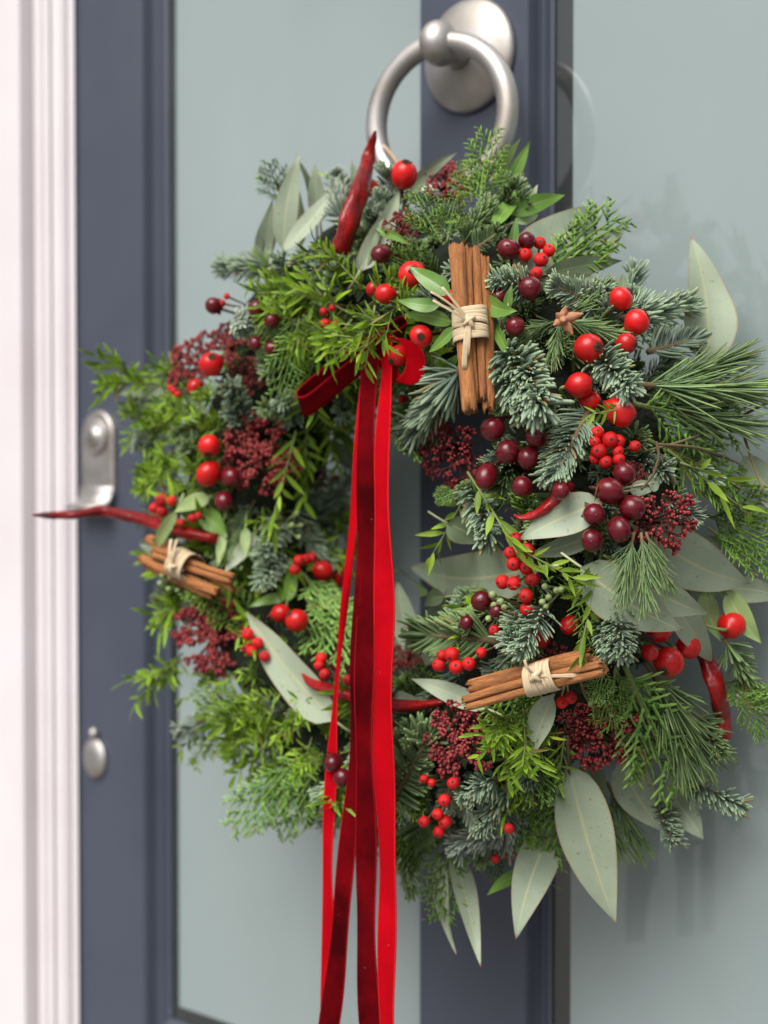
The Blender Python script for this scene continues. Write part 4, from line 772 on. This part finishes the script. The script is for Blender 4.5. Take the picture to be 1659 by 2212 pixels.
chilli([(735, 545, .014), (752, 490, .018), (775, 420, .020), (795, 350, .016), (804, 305, .012), (811, 283, .010)], [25, 25, 22, 17, 11, 4], 'dried red chilli standing up from the top')
chilli([(470, 1165, .012), (400, 1150, .012), (340, 1130, .010), (270, 1112, .006), (220, 1103, .0), (160, 1112, .0), (110, 1113, .0), (72, 1113, .0)], [18, 20, 19, 17, 16, 15, 12, 3], 'long dried red chilli sticking out sideways towards the frame')
chilli([(1225, 1040, .018), (1205, 1075, .020), (1180, 1098, .022), (1150, 1114, .024), (1125, 1120, .026), (1110, 1112, .028)], [24, 23, 18, 13, 8, 4], 'small glossy red chilli curving below a fir tip')
chilli([(655, 1455, .018), (675, 1475, .018), (715, 1492, .018), (770, 1508, .014), (840, 1525, .012), (900, 1525, .010), (965, 1515, .006)], [5, 16, 19, 20, 19, 17, 10], 'dried red chilli lying behind the ribbon tails')
chilli([(1515, 1390, .004), (1528, 1430, .006), (1550, 1490, .008), (1563, 1550, .008), (1566, 1595, .006), (1552, 1622, .004)], [20, 22, 21, 20, 15, 4], 'wrinkled dark red chilli hanging down')

# ------------------------------------------------------------------ cinnamon bundles: sticks and raffia
def scroll_stick(L, R, seed, single=False):
    g = np.random.default_rng(seed); pts = []
    for t_ in np.linspace(0, 1, 26): a = PI/2+2*PI*1.25*(1-t_); r = R*(.42+.58*t_); pts.append((-R*.9+r*math.cos(a), r*math.sin(a)))
    right = [(-x, y) for x, y in pts[::-1]]; cv = np.array(pts+right)
    if single:
        q = np.linspace(0, 1, 52); a = 4.2+2*PI*1.9*(1-q); r = 1.9*R*(.50+.50*q); cv = np.stack([r*np.cos(a), r*np.sin(a)], -1)
    tn = np.gradient(cv, axis=0); tn /= np.linalg.norm(tn, axis=1)[:, None]+1e-9; nn = np.stack([-tn[:, 1], tn[:, 0]], -1); th = .0007
    loop = np.concatenate([cv+nn*th*.5, (cv-nn*th*.5)[::-1]]); n = len(loop); m_ = 16; V = []; ph = g.uniform(0, 6, 5)
    for i in range(m_):
        z = L*i/(m_-1); s = 1+.05*math.sin(5*z/L+ph[0])+.03*math.sin(13*z/L+ph[1])
        jag = (.0012*np.sin(np.arange(n)*.9+ph[2])+.0008*g.normal(0, 1, n))*(1 if i in (0, m_-1) else 0)
        V.append(np.stack([loop[:, 0]*s+.02*L*math.sin(PI*z/L)*math.sin(ph[3])*.6, loop[:, 1]*s+g.normal(0, .00016, n)+.02*L*math.sin(PI*z/L)*math.cos(ph[3])*.6, np.full(n, z)+jag], -1))
    F = [(i*n+j, i*n+(j+1) % n, (i+1)*n+(j+1) % n, (i+1)*n+j) for i in range(m_-1) for j in range(n)]
    h = n//2
    for j in range(h-1): F += [(j+1, j, n-1-j, n-2-j), tuple((m_-1)*n+q for q in (j, j+1, n-2-j, n-1-j))]
    K = np.zeros((m_*n, 3)); K[:, 0] = g.uniform(0, 1); mb = MB(); mb.add(np.concatenate(V), F, K); return mb.mesh('cinnamon_stick', M['cinnamon'])
def strip(mb, P, wdir, W, rnd):
    """flat raffia strand along P"""
    n = len(P); W = np.broadcast_to(W, (n,)); T, _, _ = frames(P); G = np.zeros((n, 4, 3)); K = np.zeros((n, 4, 3))
    wd = np.asarray(wdir, float); wd = np.broadcast_to(wd, (n, 3)); up = np.cross(T, wd)
    for j, x in enumerate((-.5, -.18, .18, .5)):
        G[:, j] = P+wd*(W*x)[:, None]+up*(.0003*(1-4*x*x)*(1 if j % 2 else .3)); K[:, j, 0] = rnd; K[:, j, 1] = np.linspace(0, 1, n); K[:, j, 2] = x+.5
    grid(mb, G, K)
def bundle(sticks, tie, label, seed, bw, tails, half):
    """sticks: (u0 v0 u1 v1 width lift roll); tie: (u v lift) centre; half: half sizes of the wrap across and deep"""
    g = np.random.default_rng(seed); c = on(*tie)
    u0, v0, u1, v1 = (np.mean([s[i] for s in sticks]) for i in range(4))
    a, b_ = on(u0, v0, tie[2]), on(u1, v1, tie[2]); z = nrm(b_-a); y = to_cam(c); y = nrm(y-z*np.dot(y, z)); x = np.cross(y, z)
    MW = Matrix(((x[0], y[0], z[0], c[0]-WREATH_AT[0]), (x[1], y[1], z[1], c[1]-WREATH_AT[1]), (x[2], y[2], z[2], c[2]-WREATH_AT[2]), (0, 0, 0, 1)))
    bo = bpy.data.objects.new('cinnamon_bundle', None); C.objects.link(bo); bo.parent = wreath; bo.matrix_basis = MW; bo['label'] = label; bo.empty_display_size = .02
    inv = MW.inverted()
    for i, (su0, sv0, su1, sv1, wu, lift, roll) in enumerate(sticks):
        p0, p1 = on(su0, sv0, lift), on(su1, sv1, lift)
        # straight stick: keep its depth even, along the bundle's own axis
        p0 = CAM+ray(su0, sv0)*(np.dot(c+z*np.dot(p0-c, z)+y*(lift-tie[2])-CAM, cam_v)/np.dot(ray(su0, sv0), cam_v))
        p1 = CAM+ray(su1, sv1)*(np.dot(c+z*np.dot(p1-c, z)+y*(lift-tie[2])-CAM, cam_v)/np.dot(ray(su1, sv1), cam_v))
        L = np.linalg.norm(p1-p0); R = wu*per_unit(p0)/3.8
        me = scroll_stick(L, R, seed*10+i, i % 2 == 0); zz = nrm(p1-p0); yy = nrm(y-zz*np.dot(y, zz)); xx = np.cross(yy, zz)
        MS = Matrix(((xx[0], yy[0], zz[0], p0[0]-WREATH_AT[0]), (xx[1], yy[1], zz[1], p0[1]-WREATH_AT[1]), (xx[2], yy[2], zz[2], p0[2]-WREATH_AT[2]), (0, 0, 0, 1))) @ Matrix.Rotation(roll, 4, 'Z')
        obj('cinnamon_stick', me, bo, inv @ MS)
    mb = MB(); hx, hy = half[0]*per_unit(c), half[1]
    for i in range(11):
        zo = (i/10-.5)*bw; tl = g.uniform(-.25, .25); q = np.linspace(0, 2*PI, 33); e = g.uniform(0, .00035)
        ex2 = np.sign(np.cos(q))*np.abs(np.cos(q))**.8; ey2 = np.sign(np.sin(q))*np.abs(np.sin(q))**.8
        P = np.stack([(hx+e)*ex2, (hy+e)*ey2, zo+tl*.005*np.cos(q+i)], -1); strip(mb, P, (0, 0, 1), bw*.19*g.uniform(.7, 1.3), g.random())
    kn = np.array([half[2]*hx, hy+.0012, 0]); q = np.linspace(0, 1, 9)
    tube(mb, np.stack([kn[0]+(q-.5)*.004, kn[1]+.0012*np.sin(PI*q), kn[2]+(q-.5)*.007], -1), .0013*np.sin(PI*(.12+.76*q)), 8, .6)
    tube(mb, np.stack([kn[0]-(q-.5)*.006, kn[1]+.0016*np.sin(PI*q), kn[2]+(q-.5)*.004], -1), .0011*np.sin(PI*(.12+.76*q)), 8, .3)
    for (tu, tv, tl, ww) in tails:
        e = np.array(inv @ Vector((CAM+ray(tu, tv)*(np.dot(c-CAM, cam_v)-tl)/np.dot(ray(tu, tv), cam_v)-np.array(WREATH_AT)).tolist())); q = np.linspace(0, 1, 10)[:, None]
        mid = (kn+e)/2+np.array([0, .003, 0])+g.normal(0, .001, 3); P = (1-q)**2*kn+2*q*(1-q)*mid+q*q*e
        wd = nrm(np.cross(e-kn, [0, 1, 0])); strip(mb, P, wd, ww, g.random())
    r_ = obj('raffia_tie', mb.mesh('raffia_tie', M['raffia']), bo); md = r_.modifiers.new('thick', 'SOLIDIFY'); md.thickness = .00035; md.offset = 0
bundle([(985, 532, 1014, 888, 36, .034, .1), (1020, 538, 1036, 862, 34, .031, PI+.15), (1040, 560, 1055, 884, 32, .028, .35)], (1016, 705, .031), 'upright bundle of cinnamon sticks tied with raffia', 3, .0135, [(1003, 798, .010, .0026), (1010, 770, .010, .0014), (935, 648, .014, .0012), (930, 630, .014, .0010), (955, 620, .012, .0012)], (37, .0082, -.05))
bundle([(1018, 1484, 1272, 1418, 36, .030, .3), (1005, 1520, 1300, 1444, 36, .034, PI+.1), (1030, 1502, 1300, 1432, 32, .027, .4)], (1172, 1463, .031), 'slanting bundle of cinnamon sticks in the lower part', 4, .0125, [(1252, 1457, .010, .0018), (1246, 1461, .010, .0012), (1133, 1425, .012, .0014)], (33, .0085, .2))
bundle([(306, 1207, 470, 1280, 24, .022, .2), (330, 1190, 500, 1250, 24, .024, PI), (318, 1222, 460, 1287, 20, .018, .5), (350, 1190, 505, 1272, 22, .018, 1.4), (322, 1165, 430, 1225, 22, .016, .8)], (400, 1222, .020), 'small bundle of cinnamon sticks on the side towards the frame', 5, .0115, [(370, 1165, .008, .0022), (382, 1165, .008, .0016), (420, 1268, .004, .0016)], (31, .0100, -.5))

# ------------------------------------------------------------------ velvet ribbons
def ribbon(name, rows, mat, label, n=60, bow=.0012, thick=.0007):
    """rows: (v, left u, right u, y): the two edges of a hanging tail at its distance y from the door"""
    rows = sorted(rows); vs = [r[0] for r in rows]; vv = np.linspace(vs[0], vs[-1], n); cols = 7
    sm = lambda a: np.convolve(np.pad(np.interp(vv, vs, a), 3, 'edge'), np.ones(7)/7, 'valid')
    uL, uR, yy = sm([r[1] for r in rows]), sm([r[2] for r in rows]), sm([r[3] for r in rows])
    ph = random.uniform(0, 6); G = np.zeros((n, cols, 3)); K = np.zeros((n, cols, 3))
    for i in range(n):
        a, b_ = at_y(uL[i], vv[i], yy[i]), at_y(uR[i], vv[i], yy[i])
        for j in range(cols):
            x = j/(cols-1); p = a+(b_-a)*x; p = p+np.array([0, -1, 0])*(bow*(1-(2*x-1)**2)*math.sin(vv[i]*.006+ph)+.0011*math.sin(vv[i]*.011+ph*2)+.0009*(2*x-1)*math.sin(vv[i]*.017+ph*3))
            G[i, j] = p-np.array(WREATH_AT); K[i, j] = (.5, i/(n-1), abs(2*x-1))
    mb = MB(); grid(mb, G, K); o = obj(name, mb.mesh(name, mat), wreath, None, label)
    md = o.modifiers.new('thick', 'SOLIDIFY'); md.thickness = thick; md.offset = 0; return o
Y0 = -.136; YB = on(815, 750, .016)[1]-.002
ribbon('ribbon_tail', [(735, 822, 846, YB), (800, 826, 848, (YB+Y0)/2), (899, 816, 841, Y0-.004), (1161, 807, 844, Y0-.010), (1365, 808, 849, Y0-.012), (1545, 809, 851, Y0-.013), (1780, 814, 853, Y0-.013), (1947, 817, 854, Y0-.012), (2195, 821, 855, Y0-.012), (2300, 821, 855, Y0-.012)], M['velvet_red'], 'bright red velvet ribbon tail hanging at full width')
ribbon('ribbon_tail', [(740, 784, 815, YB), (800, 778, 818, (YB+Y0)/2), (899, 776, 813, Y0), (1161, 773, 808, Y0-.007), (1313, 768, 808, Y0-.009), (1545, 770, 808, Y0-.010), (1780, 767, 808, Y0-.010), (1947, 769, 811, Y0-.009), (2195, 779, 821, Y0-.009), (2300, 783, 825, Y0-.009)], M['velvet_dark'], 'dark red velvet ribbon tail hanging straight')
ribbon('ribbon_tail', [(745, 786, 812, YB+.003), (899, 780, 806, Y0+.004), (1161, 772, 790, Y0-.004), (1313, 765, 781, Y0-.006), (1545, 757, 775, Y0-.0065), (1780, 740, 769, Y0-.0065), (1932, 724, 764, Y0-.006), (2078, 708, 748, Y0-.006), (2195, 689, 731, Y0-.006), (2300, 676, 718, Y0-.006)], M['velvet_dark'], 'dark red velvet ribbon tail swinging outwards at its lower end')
ribbon('ribbon_tail', [(745, 786, 800, YB+.004), (899, 768, 786, Y0+.004), (1161, 753, 776, Y0-.002), (1250, 747, 761, Y0-.003), (1365, 735, 742, Y0-.003), (1430, 725, 732, Y0-.002), (1510, 713, 728, Y0-.002), (1605, 708, 726, Y0-.003), (1780, 701, 725, Y0-.003), (1903, 695, 719, Y0-.003), (2020, 696, 720, Y0-.003), (2195, 690, 712, Y0-.003), (2300, 688, 710, Y0-.003)], M['velvet_red'], 'bright red velvet ribbon tail twisted almost edge on')
def loop(name, pts, wdir, W, mat, label, n=48):
    """pts: (u, v, y) along the loop's middle line"""
    P0 = np.array([at_y(*p) for p in pts])-np.array(WREATH_AT); tt = np.linspace(0, len(pts)-1, n)
    P = np.stack([np.interp(tt, range(len(pts)), P0[:, i]) for i in range(3)], -1)
    for _ in range(6): P[1:-1] = (P[:-2]+2*P[1:-1]+P[2:])/4
    wd = nrm(wdir); G = np.zeros((n, 7, 3)); K = np.zeros((n, 7, 3))
    for j in range(7):
        x = j/6; G[:, j] = P+wd*W*(x-.5); K[:, j] = np.stack([np.full(n, .5), np.linspace(0, 1, n), np.full(n, abs(2*x-1))], -1)
    mb = MB(); grid(mb, G, K); o = obj(name, mb.mesh(name, mat), wreath, None, label); md = o.modifiers.new('thick', 'SOLIDIFY'); md.thickness = .0007; md.offset = 0
cv_ = -cam_v
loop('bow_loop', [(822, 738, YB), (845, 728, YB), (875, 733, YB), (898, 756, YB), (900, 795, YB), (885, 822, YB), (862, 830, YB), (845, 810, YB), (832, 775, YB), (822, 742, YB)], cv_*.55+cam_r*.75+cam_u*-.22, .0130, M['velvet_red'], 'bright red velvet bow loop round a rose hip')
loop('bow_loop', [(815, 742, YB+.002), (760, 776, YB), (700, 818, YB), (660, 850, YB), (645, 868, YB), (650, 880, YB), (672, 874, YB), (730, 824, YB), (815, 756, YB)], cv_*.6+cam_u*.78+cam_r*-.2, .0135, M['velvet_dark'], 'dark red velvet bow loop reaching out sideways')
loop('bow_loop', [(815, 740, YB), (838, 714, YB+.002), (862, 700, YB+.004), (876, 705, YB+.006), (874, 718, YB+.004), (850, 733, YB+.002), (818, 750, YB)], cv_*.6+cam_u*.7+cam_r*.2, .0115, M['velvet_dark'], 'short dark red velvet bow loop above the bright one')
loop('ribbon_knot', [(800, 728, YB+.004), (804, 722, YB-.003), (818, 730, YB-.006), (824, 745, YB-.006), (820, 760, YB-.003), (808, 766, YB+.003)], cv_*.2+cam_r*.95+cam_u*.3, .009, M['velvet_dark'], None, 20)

# ------------------------------------------------------------------ hanging twine
for pts in [[(872, 392, -.045), (858, 350, -.046), (836, 322, -.046), (818, 308, -.040), (806, 312, -.030), (812, 345, -.028), (840, 360, -.040), (868, 372, -.05)], [(1000, 370, -.05), (1012, 350, -.046), (1040, 346, -.040), (1066, 352, -.034), (1075, 372, -.028), (1060, 392, -.03)]]:
    P0 = np.array([at_y(*p) for p in pts])-np.array(WREATH_AT); tt = np.linspace(0, len(pts)-1, 40); P = np.stack([np.interp(tt, range(len(pts)), P0[:, i]) for i in range(3)], -1)
    for _ in range(3): P[1:-1] = (P[:-2]+2*P[1:-1]+P[2:])/4
    mb = MB(); tube(mb, P, .0012, 6); obj('twine', mb.mesh('twine', M['twine']), wreath)
